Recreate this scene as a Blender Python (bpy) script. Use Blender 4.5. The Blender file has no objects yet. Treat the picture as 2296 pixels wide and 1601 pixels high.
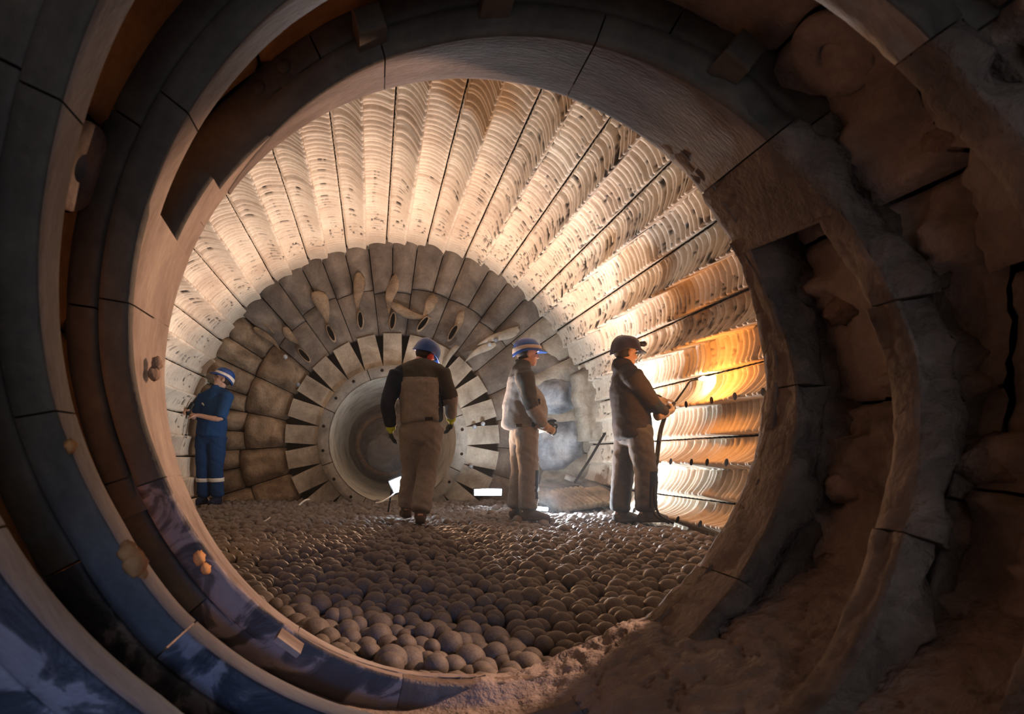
import bpy, math, random
import numpy as np
from mathutils import Vector, Matrix, Euler

random.seed(4); rng = np.random.default_rng(11)
S = bpy.context.scene
COL = S.collection
F = 1500.0; VX, VY = 836.0, 1025.0            # focal length in pixels, vanishing point of the mill axis
R = 0.90                                      # inner radius of the trunnion lips (m)
AX, AZ = 0.307 * R, 0.265 * R                 # mill axis relative to the camera
K = R * F
RR = 1.19 * R                                 # trunnion root radius
SH = 2.77                                     # mill shell radius
D_COL, D_END = 2.01, 9.65                     # far end of the trunnion, end wall
BED = -0.63
PI = math.pi

# ------------------------------------------------------------------ camera, world, lights, exposure
cam = bpy.data.cameras.new('camera'); co = bpy.data.objects.new('camera', cam); COL.objects.link(co)
co.rotation_euler = (PI / 2, 0, 0)
cam.sensor_width = 36; cam.lens = 36 * F / 2296
cam.shift_x = (1148 - VX) / 2296; cam.shift_y = (VY - 800.5) / 2296
cam.clip_start = 0.02; cam.clip_end = 100
cam.dof.use_dof = True; cam.dof.focus_distance = 5.5; cam.dof.aperture_fstop = 5.0
S.camera = co
w = bpy.data.worlds.new('world'); S.world = w; w.use_nodes = True
bg = w.node_tree.nodes['Background']; bg.inputs[0].default_value = (0.62, 0.66, 0.80, 1); bg.inputs[1].default_value = 0.40
S.view_settings.view_transform = 'Standard'; S.view_settings.look = 'None'
S.view_settings.exposure = 0.0; S.view_settings.gamma = 1; S.view_settings.use_curve_mapping = False

def px(x, y, d): return Vector(((x - VX) / F * d, d, (VY - y) / F * d))

def light(name, kind, loc, energy, color, size=0.1, target=None, spot=None, blend=0.4, size_y=None):
    l = bpy.data.lights.new(name, kind); l.energy = energy; l.color = color
    if kind == 'AREA':
        l.size = size
        if size_y: l.shape = 'RECTANGLE'; l.size_y = size_y
    else: l.shadow_soft_size = size
    if kind == 'SPOT': l.spot_size = math.radians(spot); l.spot_blend = blend
    o = bpy.data.objects.new(name, l); COL.objects.link(o); o.location = loc
    if target is not None: o.rotation_euler = (Vector(target) - Vector(loc)).to_track_quat('-Z', 'Y').to_euler()
    return o

WHITE = (0.88, 0.94, 1.0); WARM = (1.0, 0.56, 0.31); AMBER = (1.0, 0.34, 0.06)
light('light_floodlamp', 'SPOT', px(901, 1084, 7.04), 230, WHITE, 0.06, px(940, 500, 9.6), 170)
light('light_led_bar', 'AREA', px(1095, 1100, 8.38), 42, WHITE, 0.34, px(1180, 700, 9.6), size_y=0.05)
light('light_led_right', 'SPOT', px(1222, 1126, 7.25), 240, WHITE, 0.04, px(1760, 940, 5.4), 150)
light('light_added_warm', 'SPOT', px(944, 990, 7.75), 310, WARM, 0.08, px(1000, 100, 5.4), 165)  # unseen warm lamp added behind the walking man to rake the staves
light('light_added_warm_right', 'SPOT', px(1182, 1040, 7.15), 85, WARM, 0.06, px(1560, 380, 5.6), 150)  # another added spot, out of sight behind the sideways man, warming the right staves
light('light_work_left', 'SPOT', (-1.15, 3.0, -0.30), 36, (1.0, 0.50, 0.22), 0.10, (-2.2, 9.0, 0.8), 80)
light('light_added_amber', 'SPOT', (2.0, 2.28, 0.74), 300, (1.0, 0.56, 0.34), 0.06, (-0.75, 1.45, 0.15), 80)  # amber spot added out of view behind the right lip for the left strips
light('light_flame', 'POINT', px(1563, 850, 5.56), 19, AMBER, 0.08)
light('light_tunnel_mouth', 'AREA', (0.3, -2.3, 0.3), 11.0, (0.96, 0.97, 1.0), 1.4, (0.3, 2.0, 0.3))
light('light_tunnel_blue', 'SPOT', (0.1, -1.6, 0.1), 110, (0.12, 0.36, 1.0), 0.15, (-0.26, 1.70, -0.95), 36, 1.0)  # blue spot added behind the camera to tint the lower left flight

# ------------------------------------------------------------------ helpers
def tags(o, label=None, cat=None, group=None, kind=None):
    for k, v in (('label', label), ('category', cat), ('group', group), ('kind', kind)):
        if v: o[k] = v
    return o
def empty(name, loc=(0, 0, 0), rz=0, **kw):
    o = bpy.data.objects.new(name, None); COL.objects.link(o); o.location = loc; o.rotation_euler = (0, 0, rz)
    o.empty_display_size = 0.1
    return tags(o, **kw)
def mesh(verts, faces, smooth=True):
    me = bpy.data.meshes.new('m')
    v = np.asarray(verts, dtype=np.float32).reshape(-1, 3)
    if isinstance(faces, np.ndarray):
        n, k = faces.shape
        me.vertices.add(len(v)); me.vertices.foreach_set('co', v.ravel())
        me.loops.add(n * k); me.loops.foreach_set('vertex_index', faces.astype(np.int32).ravel())
        me.polygons.add(n); me.polygons.foreach_set('loop_start', np.arange(n, dtype=np.int32) * k)
        me.polygons.foreach_set('loop_total', np.full(n, k, dtype=np.int32))
    else:
        me.from_pydata([tuple(map(float, p)) for p in v], [], [tuple(map(int, f)) for f in faces])
    me.polygons.foreach_set('use_smooth', np.full(len(me.polygons), smooth))
    me.update(calc_edges=True); me.validate()
    return me
def obj(name, me, mat=None, parent=None, loc=None, **kw):
    me.name = name
    o = bpy.data.objects.new(name, me); COL.objects.link(o)
    if mat is not None and not me.materials:
        for m in (mat if isinstance(mat, (list, tuple)) else [mat]): me.materials.append(m)
    if parent: o.parent = parent
    if loc is not None: o.location = loc
    return tags(o, **kw)
def gridfaces(nu, nv, off=0, wrap=False, flip=False):
    i, j = np.meshgrid(np.arange(nu if wrap else nu - 1), np.arange(nv - 1), indexing='ij')
    a = i * nv + j; b = ((i + 1) % nu) * nv + j
    f = np.stack([a, b, b + 1, a + 1], -1).reshape(-1, 4) + off
    return f[:, ::-1].copy() if flip else f
def hash2(i, j, s=0):
    h = np.sin(i * 127.1 + j * 311.7 + s * 74.7) * 43758.5453
    return h - np.floor(h)
def vn(x, y, s=0):
    xi, yi = np.floor(x), np.floor(y); u, v = x - xi, y - yi
    u = u * u * (3 - 2 * u); v = v * v * (3 - 2 * v)
    a, b, c, d = hash2(xi, yi, s), hash2(xi + 1, yi, s), hash2(xi, yi + 1, s), hash2(xi + 1, yi + 1, s)
    return (a * (1 - u) + b * u) * (1 - v) + (c * (1 - u) + d * u) * v
def fbm(x, y, s=0, o=4):
    t = 0; a = 0.5
    for k in range(o): t = t + a * vn(x * 2 ** k, y * 2 ** k, s + k * 3.1); a *= 0.5
    return t                                      # about 0..0.94
def sstep(a, b, x): t = np.clip((x - a) / (b - a), 0, 1); return t * t * (3 - 2 * t)
def cyl(th, r, d): return np.stack([AX + r * np.cos(th), d + 0 * th, AZ + r * np.sin(th)], -1)
def rad(a): return math.radians(a)

# ------------------------------------------------------------------ materials
def nt(name):
    m = bpy.data.materials.new(name); m.use_nodes = True; n = m.node_tree
    b = n.nodes['Principled BSDF']; return m, n, b
def ramp(n, src, stops):
    r = n.nodes.new('ShaderNodeValToRGB'); e = r.color_ramp.elements
    while len(e) < len(stops): e.new(0.5)
    for q, (p, c) in zip(e, stops): q.position = p; q.color = (*c, 1)
    n.links.new(src, r.inputs[0]); return r.outputs[0]
def noise(n, scale, detail=5, rough=0.6, coord='Object', stretch=None, dist=0.0):
    tc = n.nodes.new('ShaderNodeTexCoord'); src = tc.outputs[coord]
    if stretch:
        mp = n.nodes.new('ShaderNodeMapping'); mp.inputs['Scale'].default_value = stretch
        n.links.new(src, mp.inputs[0]); src = mp.outputs[0]
    t = n.nodes.new('ShaderNodeTexNoise'); t.inputs['Scale'].default_value = scale
    t.inputs['Detail'].default_value = detail; t.inputs['Roughness'].default_value = rough
    t.inputs['Distortion'].default_value = dist
    n.links.new(src, t.inputs['Vector']); return t.outputs[0]
def bump(n, b, h, strength, distance=0.02):
    u = n.nodes.new('ShaderNodeBump'); u.inputs['Strength'].default_value = strength; u.inputs['Distance'].default_value = distance
    n.links.new(h, u.inputs['Height']); n.links.new(u.outputs[0], b.inputs['Normal'])
def mixc(n, f, a, c, mode='MIX'):
    m = n.nodes.new('ShaderNodeMix'); m.data_type = 'RGBA'; m.blend_type = mode
    if isinstance(f, float): m.inputs[0].default_value = f
    else: n.links.new(f, m.inputs[0])
    for k, s in ((6, a), (7, c)):
        if isinstance(s, tuple): m.inputs[k].default_value = (*s, 1)
        else: n.links.new(s, m.inputs[k])
    return m.outputs[2]
def rock(name, c0, c1, c2, scale=3.0, rough=0.85, bs=0.5, bd=0.02, metal=0.0, stretch=None, fine=38.0, spec=0.4):
    m, n, b = nt(name)
    a = noise(n, scale, 8, 0.65, stretch=stretch, dist=0.4); f = noise(n, fine, 4, 0.6, stretch=stretch)
    c = ramp(n, a, [(0.32, c0), (0.5, c1), (0.68, c2)])
    c = mixc(n, 0.45, c, ramp(n, f, [(0.3, (0.55, 0.55, 0.55)), (0.7, (1, 1, 1))]), 'MULTIPLY')
    n.links.new(c, b.inputs['Base Color']); b.inputs['Roughness'].default_value = rough; b.inputs['Metallic'].default_value = metal
    b.inputs['Specular IOR Level'].default_value = spec
    bump(n, b, mixc(n, 0.5, a, f), bs, bd)
    return m
def plain(name, c, rough=0.6, metal=0.0, bs=0.0, scale=60, spec=0.4, var=0.25):
    m, n, b = nt(name)
    a = noise(n, scale, 4)
    d = tuple(x * (1 - var) for x in c)
    n.links.new(ramp(n, a, [(0.3, d), (0.7, c)]), b.inputs['Base Color'])
    b.inputs['Roughness'].default_value = rough; b.inputs['Metallic'].default_value = metal; b.inputs['Specular IOR Level'].default_value = spec
    if bs: bump(n, b, a, bs, 0.01)
    return m
def glow(name, c, s):
    m, n, b = nt(name); b.inputs['Base Color'].default_value = (*c, 1)
    b.inputs['Emission Color'].default_value = (*c, 1); b.inputs['Emission Strength'].default_value = s
    return m

M = {}
# liner steel under pale dust; the pits are a painted-free vertex mask of holes and dried ore
def liner_mat():
    m, n, b = nt('dusty_liner')
    at = n.nodes.new('ShaderNodeAttribute'); at.attribute_name = 'pit'
    a = noise(n, 1.3, 6, 0.6); f = noise(n, 30, 5, 0.7)
    c = ramp(n, a, [(0.3, (0.50, 0.41, 0.33)), (0.5, (0.66, 0.58, 0.48)), (0.7, (0.72, 0.67, 0.57))])
    c = mixc(n, 0.35, c, ramp(n, f, [(0.35, (0.6, 0.58, 0.55)), (0.6, (1, 1, 1))]), 'MULTIPLY')
    c = mixc(n, at.outputs['Fac'], c, (0.035, 0.03, 0.027))
    n.links.new(c, b.inputs['Base Color']); b.inputs['Roughness'].default_value = 0.62; b.inputs['Specular IOR Level'].default_value = 0.35
    bump(n, b, f, 0.25, 0.01)
    return m
M['liner'] = liner_mat()
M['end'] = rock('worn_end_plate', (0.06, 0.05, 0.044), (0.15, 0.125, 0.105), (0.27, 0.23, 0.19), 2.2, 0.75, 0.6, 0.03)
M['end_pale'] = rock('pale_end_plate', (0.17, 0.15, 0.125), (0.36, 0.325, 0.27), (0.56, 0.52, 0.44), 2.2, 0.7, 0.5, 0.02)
M['clay'] = rock('dried_clay', (0.16, 0.12, 0.10), (0.27, 0.21, 0.18), (0.38, 0.31, 0.27), 2.6, 0.9, 0.9, 0.03)
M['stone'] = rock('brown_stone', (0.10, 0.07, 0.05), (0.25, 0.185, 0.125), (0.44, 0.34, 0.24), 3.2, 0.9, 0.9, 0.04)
M['lip'] = rock('worn_lip_steel', (0.17, 0.13, 0.115), (0.30, 0.255, 0.235), (0.40, 0.35, 0.32), 3.0, 0.55, 0.35, 0.01, stretch=(1, 3, 1))
def muddy():
    m, n, b = nt('mud_splashed_plate')
    a = noise(n, 5.5, 5, 0.55, dist=1.2); f = noise(n, 30, 4)
    c = ramp(n, a, [(0.49, (0.04, 0.042, 0.05)), (0.54, (0.09, 0.085, 0.09)), (0.58, (0.25, 0.225, 0.235))])
    c = mixc(n, 0.4, c, ramp(n, f, [(0.3, (0.55, 0.55, 0.55)), (0.7, (1, 1, 1))]), 'MULTIPLY')
    n.links.new(c, b.inputs['Base Color']); b.inputs['Roughness'].default_value = 0.6; bump(n, b, a, 0.8, 0.02); return m
M['muddy'] = muddy()
M['clay_plate'] = rock('clay_caked_plate', (0.08, 0.07, 0.065), (0.16, 0.14, 0.13), (0.30, 0.265, 0.245), 3.2, 0.9, 1.0, 0.03)
M['lip_grey'] = rock('grey_coated_lip', (0.12, 0.105, 0.105), (0.20, 0.175, 0.175), (0.28, 0.25, 0.25), 3.0, 0.6, 0.5, 0.01, stretch=(1, 4, 1))
M['lip_clay'] = rock('clay_coated_lip', (0.10, 0.075, 0.065), (0.17, 0.135, 0.12), (0.26, 0.21, 0.19), 4.0, 0.8, 0.9, 0.015)
M['plate'] = rock('dark_rubber_plate', (0.06, 0.06, 0.06), (0.10, 0.10, 0.095), (0.17, 0.165, 0.15), 2.5, 0.7, 0.5, 0.01)
M['root'] = rock('dark_trunnion_liner', (0.16, 0.135, 0.125), (0.34, 0.295, 0.275), (0.55, 0.49, 0.455), 2.0, 0.75, 0.7, 0.02)
M['orange_lit'] = rock('orange_lit_trunnion_liner', (0.34, 0.16, 0.06), (0.60, 0.30, 0.11), (0.72, 0.42, 0.18), 3.0, 0.8, 0.5, 0.01)  # orange lamplight on the left trunnion panels, painted into the base colour
M['mud'] = rock('grey_mud', (0.17, 0.145, 0.14), (0.29, 0.25, 0.245), (0.40, 0.35, 0.34), 2.2, 0.8, 1.0, 0.04, fine=20)
M['ball'] = rock('grinding_ball_steel', (0.095, 0.085, 0.082), (0.15, 0.135, 0.131), (0.21, 0.19, 0.185), 9.0, 0.6, 0.25, 0.004, fine=80)
M['bedmud'] = rock('ball_bed_dirt', (0.06, 0.045, 0.04), (0.11, 0.085, 0.07), (0.16, 0.12, 0.10), 4.0, 0.9, 1.0, 0.03)
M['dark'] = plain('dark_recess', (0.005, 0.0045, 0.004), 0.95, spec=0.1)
M['ring'] = rock('grey_trunnion_ring', (0.10, 0.095, 0.085), (0.21, 0.20, 0.18), (0.33, 0.31, 0.27), 3.5, 0.7, 0.5, 0.015)
M['cone'] = rock('pale_trunnion_cone', (0.28, 0.27, 0.23), (0.50, 0.48, 0.42), (0.62, 0.60, 0.54), 3.0, 0.7, 0.4, 0.015)
M['rust'] = rock('rusty_ring', (0.30, 0.17, 0.10), (0.45, 0.28, 0.18), (0.55, 0.38, 0.26), 8, 0.8, 0.3, 0.01)
M['bluegrey'] = rock('blue_grey_steel', (0.10, 0.12, 0.15), (0.30, 0.34, 0.40), (0.58, 0.63, 0.68), 3.0, 0.5, 0.4, 0.01)
M['steel'] = plain('black_steel', (0.03, 0.03, 0.032), 0.45, 0.6)
M['rubber'] = plain('black_rubber', (0.02, 0.02, 0.02), 0.6)
M['white'] = plain('white_plastic', (0.75, 0.75, 0.73), 0.5)
M['lamp_white'] = glow('lamp_lens', (0.85, 0.93, 1.0), 28)
M['flame'] = glow('gas_flame', (1.0, 0.50, 0.10), 60)
M['flame_core'] = glow('gas_flame_core', (1.0, 0.86, 0.55), 90)

# ------------------------------------------------------------------ mill shell: 31 rows of wavy liner plates
NP = 31; PA = 2 * PI / NP; TH0 = rad(91.7)
shell = empty('wall_shell', kind='structure')
RIB = 0.082
def bolt_disc(r, depth=0.01, n=14):
    a = np.linspace(0, 2 * PI, n, endpoint=False)
    v = np.concatenate([np.stack([r * np.cos(a), r * np.sin(a), 0 * a], -1), np.stack([r * 0.8 * np.cos(a), r * 0.8 * np.sin(a), 0 * a + depth], -1)])
    f = [(i, (i + 1) % n, n + (i + 1) % n, n + i) for i in range(n)] + [tuple(range(n, 2 * n))]
    return mesh(v, f)
hole_me = bolt_disc(0.031, 0.002, 16); hole_me.name = 'bolt_hole'; hole_me.materials.append(M['dark'])
def liner_r(TH, D, k, row):
    u = (TH - (TH0 + (k - 1) * PA)) / PA            # 0 = clockwise (lower angle) edge
    left = u >= 0.5
    v = np.clip(np.where(left, 1 - (u - 0.5) * 2, 1 - u * 2), 0, 1)   # 0 at the upper edge of the wave, 1 at its sharp edge
    shape = np.where(v < 0.9, (v / 0.9) ** 1.7 - 0.12 * np.sin(PI * v / 0.9), np.clip(np.cos(PI / 2 * (v - 0.9) / 0.1), 0, 1) ** 0.8)
    far = 1 - sstep(7.0, 9.3, D)
    amp = np.where(left, 0.05 + 0.15 * far, 0.03 + 0.045 * far)
    b = left.astype(float)
    h = amp * shape
    ph = D / RIB + hash2(k + 0 * b, b, 3) + 0.15 * np.sin(PI * v) * (0.4 + b) + 0.35 * vn(D * 1.1, k + b * 0.5, 7)
    fr = ph - np.floor(ph); rid = np.floor(ph)
    ribs = np.abs(np.sin(PI * fr)) ** 0.7
    step = (hash2(rid, k * 2 + b, 5) - 0.5) * np.where(left, 0.040, 0.020)
    fade = 1 - sstep(8.5, 9.25, D + 0.25 * (vn(TH * 14, D * 2, 2) - 0.5))
    h = h + fade * ((ribs - 1) * 0.062 + step) + 0.012 * (fbm(TH * 12, D * 5, 4) - 0.47)
    edge = np.minimum(u, 1 - u)
    h = h - 0.14 * (1 - sstep(0.0, 0.028, edge)) 
    h = h - 0.012 * (1 - sstep(0.0, 0.03, np.abs(u - 0.5))) * (1 - far)
    # dash shaped pits along the waves and dried ore on the weather side
    deg = np.degrees(TH)
    deg = (deg + 180) % 360 - 180
    c = 0.5 + 0.12 * np.sin(D * 2.1 + k)
    dash = (np.abs(v - c) < 0.12 * (0.4 + vn(D * 3, k + b * 9.0, 8))) & (hash2(rid, k + 3 * b, 9) < 0.75) & (np.abs(fr - 0.06) < 0.17) & (D > 7.2 - 0.9 * hash2(k + 0 * b, b, 12)) & (D < 8.7) & (deg > 18)
    ring = np.abs(np.hypot((v - c) / 0.30, (D - (8.55 + 0.15 * hash2(k + 0 * b, b, 4))) / 0.22) - 1)
    pit = dash.astype(float) * (vn(TH * 160, D * 60, 1) > 0.25)
    pit = np.maximum(pit, (ring < 0.09) * (vn(TH * 110, D * 70, 6) > 0.50) * (v > 0.25) * (deg > -10))
    wet = sstep(4, 22, deg) * (1 - sstep(60, 76, deg))
    sp = fbm(TH * 75, D * 26, 21, 3)
    pit = np.maximum(pit, wet * sstep(0.60, 0.66, sp + 0.16 * (v - 0.55) + 0.05 * b))
    pit = np.clip(pit, 0, 1)
    return SH - h + 0.016 * pit, pit, v
def liner_plate(k, d0, d1, nd, nth, row):
    th = np.linspace(TH0 + (k - 1) * PA, TH0 + k * PA, nth); d = np.linspace(d0 + 0.006, d1 - 0.006, nd)
    T, D = np.meshgrid(th, d, indexing='ij')
    r, pit, v = liner_r(T, D, k, row)
    e = np.minimum(D - d0, d1 - D); r = r + 0.05 * (1 - sstep(0.0, 0.022, e))
    P = cyl(T, r, D).reshape(-1, 3)
    me = mesh(P, gridfaces(nth, nd))
    at = me.attributes.new('pit', 'FLOAT', 'POINT'); at.data.foreach_set('value', pit.astype(np.float32).ravel())
    return obj('liner_plate', me, M['liner'], shell)
for k in range(NP):
    m = rad(0) + TH0 + (k - 0.5) * PA
    dg = (math.degrees(m) + 180) % 360 - 180
    buried = -150 < dg < -42
    for row, (d0, d1, den) in enumerate(((D_COL, 4.25, 0.055), (4.25, 6.04, 0.0137), (6.04, 8.1, 0.0137), (8.1, D_END, 0.0137))):
        if buried: den = 0.12
        liner_plate(k, d0, d1, int((d1 - d0) / den) + 2, 12 if buried or row == 0 else 31, row)
    if -35 < dg < 14:                                # bolt holes along the joint of every second wave
        for q in range(9):
            d = 4.55 + 0.36 * q + 0.05 * math.sin(k * 3 + q)
            if d > 7.6: continue
            th = TH0 + (k - 1) * PA + PA * 0.56
            rr = float(liner_r(np.array([th]), np.array([d]), k, 1)[0][0]) - 0.02
            o = obj('bolt_hole', hole_me, None, shell, loc=cyl(np.array(th), rr, d))
            o.rotation_euler = (Vector((AX, d, AZ)) - o.location).to_track_quat('Z', 'Y').to_euler()
# steel drum behind the plates and the feed end wall
th = np.linspace(0, 2 * PI, 96, endpoint=False); d = np.array([D_COL - 0.02, D_END + 0.3])
T, D = np.meshgrid(th, d, indexing='ij')
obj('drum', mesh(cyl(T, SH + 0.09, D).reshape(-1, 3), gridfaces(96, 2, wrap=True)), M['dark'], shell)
rr = np.array([R * 1.01, SH + 0.1]); T, Q = np.meshgrid(th, rr, indexing='ij')
obj('wall_near', mesh(cyl(T, Q, D_COL + 0 * Q).reshape(-1, 3), gridfaces(96, 2, wrap=True)), M['end_pale'], kind='structure')

# ------------------------------------------------------------------ far end wall of radial plates
endw = empty('wall_far', kind='structure')
rr = np.array([0.88, SH + 0.1]); T, Q = np.meshgrid(th, rr, indexing='ij')
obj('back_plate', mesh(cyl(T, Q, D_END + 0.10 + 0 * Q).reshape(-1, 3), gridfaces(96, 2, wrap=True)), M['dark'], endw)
def slab(fn, nu, nv, back, mat, name, parent, smooth=True):
    """a plate whose face is fn(u, v) -> (th, r, d) on a grid, with side walls back to depth d = back"""
    u, v = np.meshgrid(np.linspace(0, 1, nu), np.linspace(0, 1, nv), indexing='ij')
    t, r, d = fn(u, v)
    P = cyl(t, r, d).reshape(-1, 3)
    idx = np.arange(nu * nv).reshape(nu, nv)
    loop = np.concatenate([idx[:, 0], idx[-1, 1:], idx[-2::-1, -1], idx[0, -2:0:-1]])
    Q = P[loop].copy(); Q2 = P[loop].copy(); Q2[:, 1] = back
    n = len(P); L = len(loop); a = np.arange(L); b = (a + 1) % L
    f = np.concatenate([gridfaces(nu, nv), np.stack([n + a, n + b, n + L + b, n + L + a], -1)])
    me = mesh(np.concatenate([P, Q, Q2]), f, smooth)
    return obj(name, me, mat, parent)
NE = 25; EA = 2 * PI / NE; E0 = rad(97.0)
def rough_d(t, r, amp, s, fr=5.0): return amp * (fbm(r * np.cos(t) * fr + 40, r * np.sin(t) * fr + 40, s) - 0.47)
for k in range(NE):
    g0 = E0 + k * EA; mid = g0 + EA / 2; dg = (math.degrees(mid) + 180) % 360 - 180
    if -118 < dg < -62: continue                     # buried in the ball charge
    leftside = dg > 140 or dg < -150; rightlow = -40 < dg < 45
    # inner lifter plate, parallel sides so that wedge gaps open outwards
    def f1(u, v, k=k, mid=mid):
        r = 1.06 + 0.47 * v; x = (u - 0.5) * 0.262
        t = mid + np.arctan2(x, r); r = r / np.cos(t - mid)
        return t, r, D_END - 0.16 + 0.03 * np.abs(u - .5) + 0.06 * v + rough_d(t, r, 0.03, k)
    slab(f1, 7, 9, D_END + 0.1, M['end_pale'], 'lifter_plate', endw)
    r1 = 1.535
    r2 = 2.16 + 0.05 * math.sin(k * 2.3); am = 0.22 if leftside else 0.10 if rightlow else 0.05
    def f2(u, v, k=k, g0=g0, r2=r2, am=am, ls=leftside):
        t = g0 + EA * (0.012 + 0.976 * u); r = r1 + (r2 - r1) * v
        return t, r, D_END - 0.05 - 0.03 * np.sin(PI * u) - 0.05 * v + rough_d(t, r, am, k + 30, 3.4) + (0.10 if ls else 0.03) * (np.abs(2 * u - 1) ** 4 + np.abs(2 * v - 1) ** 5)
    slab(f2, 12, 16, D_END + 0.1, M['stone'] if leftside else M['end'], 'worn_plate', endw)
    ro = SH + 0.02
    for h in range(2):                               # two outer plates in each sector, in line with the waves of the shell
        cut = 0.5 + 0.06 * math.sin(k * 5.1)
        a0, a1 = (0.0, cut) if h == 0 else (cut, 1.0)
        dz = 0.10 * hash2(float(k), float(h), 6)
        def f3(u, v, k=k, g0=g0, r2=r2, am=am, a0=a0, a1=a1, dz=dz, h=h, ls=leftside):
            t = g0 + EA * (a0 + (a1 - a0) * (0.02 + 0.96 * u)); r = r2 + 0.012 + (ro - r2) * v
            return t, r, D_END - 0.06 - dz - 0.05 * np.sin(PI * u) - 0.16 * v * v + rough_d(t, r, am * 1.2, k + 60 + h, 3.6) + (0.09 if ls else 0.03) * (np.abs(2 * u - 1) ** 4 + np.abs(2 * v - 1) ** 5)
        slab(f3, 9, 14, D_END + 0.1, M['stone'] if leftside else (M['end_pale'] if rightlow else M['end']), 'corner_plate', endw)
# worn lifter stubs with bolt slots, seen between the middle plates
def lump(pts, radii, seg=10, name='lifter_stub', mat=None, parent=None, flat=0.5, seed=0):
    pass
def ellipsoid(c, rx, ry, rz, nu=14, nv=9, seed=0, amp=0.0, rot=None):
    a = np.linspace(0, 2 * PI, nu, endpoint=False); b = np.linspace(-PI / 2, PI / 2, nv)
    A, B = np.meshgrid(a, b, indexing='ij')
    k = 1 + amp * (fbm(A * 2 + seed, B * 2 + seed, seed) - 0.47)
    P = np.stack([rx * np.cos(A) * np.cos(B) * k, ry * np.sin(A) * np.cos(B) * k, rz * np.sin(B) * k], -1).reshape(-1, 3)
    if rot is not None: P = P @ np.array(rot.to_3x3()).T
    return P + np.array(c), gridfaces(nu, nv, wrap=True)
def teardrop(name, x, y, d, length, width, ang, mat, parent, seed):
    """a worn lifter stub: fat at the top, tapering down to a hook; ang is its tilt in the end wall plane"""
    nu, nv = 18, 14
    s = np.linspace(0, 1, nv); a = np.linspace(0, 2 * PI, nu, endpoint=False)
    A, Sg = np.meshgrid(a, s, indexing='ij')
    wd = width * (np.sin(PI * np.clip(Sg, 0.02, 0.985) ** 0.7) ** 0.6) * (1.0 - 0.55 * Sg)
    bend = 0.06 * np.sin(Sg * 4 + seed) * length
    X = wd * np.cos(A) + bend; Y = 0.5 * wd * np.sin(A); Z = (0.5 - Sg) * length
    k = 1 + 0.25 * (fbm(A * 1.5 + seed, Sg * 4, seed) - 0.47)
    ca, sa = math.cos(ang), math.sin(ang)
    P = np.stack([(X * ca - Z * sa) * k, Y * k, (X * sa + Z * ca) * k], -1).reshape(-1, 3)
    o = px(x, y, d)
    obj(name, mesh(P + np.array(o), gridfaces(nu, nv, wrap=True)), mat, parent)
def slot(x, y, d, length, width, ang, parent):
    n = 20; a = np.linspace(0, 2 * PI, n, endpoint=False)
    def lp(k, dy):
        X = width * k * np.cos(a); Z = (length * 0.5 + width * (k - 1)) * np.sin(a)
        return np.stack([X * math.cos(ang) - Z * math.sin(ang), 0 * a + dy, X * math.sin(ang) + Z * math.cos(ang)], -1)
    P = np.stack([lp(1.75, 0.05), lp(1.5, -0.03), lp(1.1, -0.03), lp(0.95, 0.05)], 1)   # n, 4, 3 : raised rim
    o = np.array(px(x, y, d))
    obj('slot_rim', mesh(P.reshape(-1, 3) + o, gridfaces(n, 4, wrap=True)), M['stone'], parent)
    q = lp(1.1, -0.012)
    obj('bolt_slot', mesh(q + o, [tuple(range(n))]), M['dark'], parent)
DS = D_END - 0.16
for i, (x, y, L, W, ang, sx, sy) in enumerate(((722, 690, .50, .13, 25, 742, 748), (803, 655, .52, .105, 4, 808, 718), (880, 660, .56, .10, -8, 880, 720),
        (655, 755, .34, .075, 42, 682, 797), (962, 690, .36, .10, -38, 948, 726), (1024, 730, .42, .075, -30, 1015, 746))):
    teardrop('lifter_stub', x, y, DS, L, W, rad(ang), M['stone'], endw, i)
    slot(sx, sy, DS - 0.03, 0.22, 0.030, rad(ang), endw)
teardrop('lifter_stub', 922, 700, DS, .62, .085, rad(70), M['stone'], endw, 9)
for i, (x, y, L, W, ang) in enumerate(((1118, 755, .62, .09, -62), (1075, 790, .5, .07, -55), (1010, 800, .4, .05, -35), (560, 700, .9, .07, 42), (600, 760, .5, .06, 45))):
    teardrop('lifter_stub', x, y, DS, L, W, rad(ang), M['end_pale'] if x > 1000 else M['stone'], endw, 20 + i)
for x, y in ((1112, 762), (1098, 772), (1064, 957), (1083, 950), (1056, 1046), (640, 800), (668, 862)):
    v, f = ellipsoid(px(x, y, D_END - 0.2), .032, .03, .032)
    obj('bolt_head', mesh(v, f), M['bluegrey'], endw)

# broken bulging plates at the right of the end wall
def bulge(name, x0, y0, x1, y1, d, mat, depth, seed):
    a, b = px(x0, y0, d), px(x1, y1, d); nu, nv = 26, 18
    u, v = np.meshgrid(np.linspace(0, 1, nu), np.linspace(0, 1, nv), indexing='ij')
    e = (np.clip(4 * u * (1 - u), 0, 1) ** 0.35) * (np.clip(4 * v * (1 - v), 0, 1) ** 0.35)
    wob = 0.10 * (fbm(u * 3 + seed, v * 3, seed) - .47)
    X = a.x + (b.x - a.x) * (u + wob * 0.5); Z = a.z + (b.z - a.z) * (v + wob)
    Y = d - depth * e * (0.65 + 0.9 * fbm(u * 2.2 + seed, v * 2.2, seed + 3)) + 0.15
    P = np.stack([X, Y, Z], -1).reshape(-1, 3)
    me = mesh(P, gridfaces(nu, nv, flip=True)); 
    o = obj(name, me, mat, endw)
    return o
bulge('bulged_plate', 1190, 830, 1308, 935, D_END - 0.1, M['bluegrey'], 0.30, 2)
bulge('bulged_plate', 1200, 930, 1312, 1062, D_END - 0.1, M['bluegrey'], 0.36, 5)
bulge('bulged_plate', 1206, 1050, 1300, 1100, D_END - 0.1, M['end_pale'], 0.25, 7)
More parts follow.
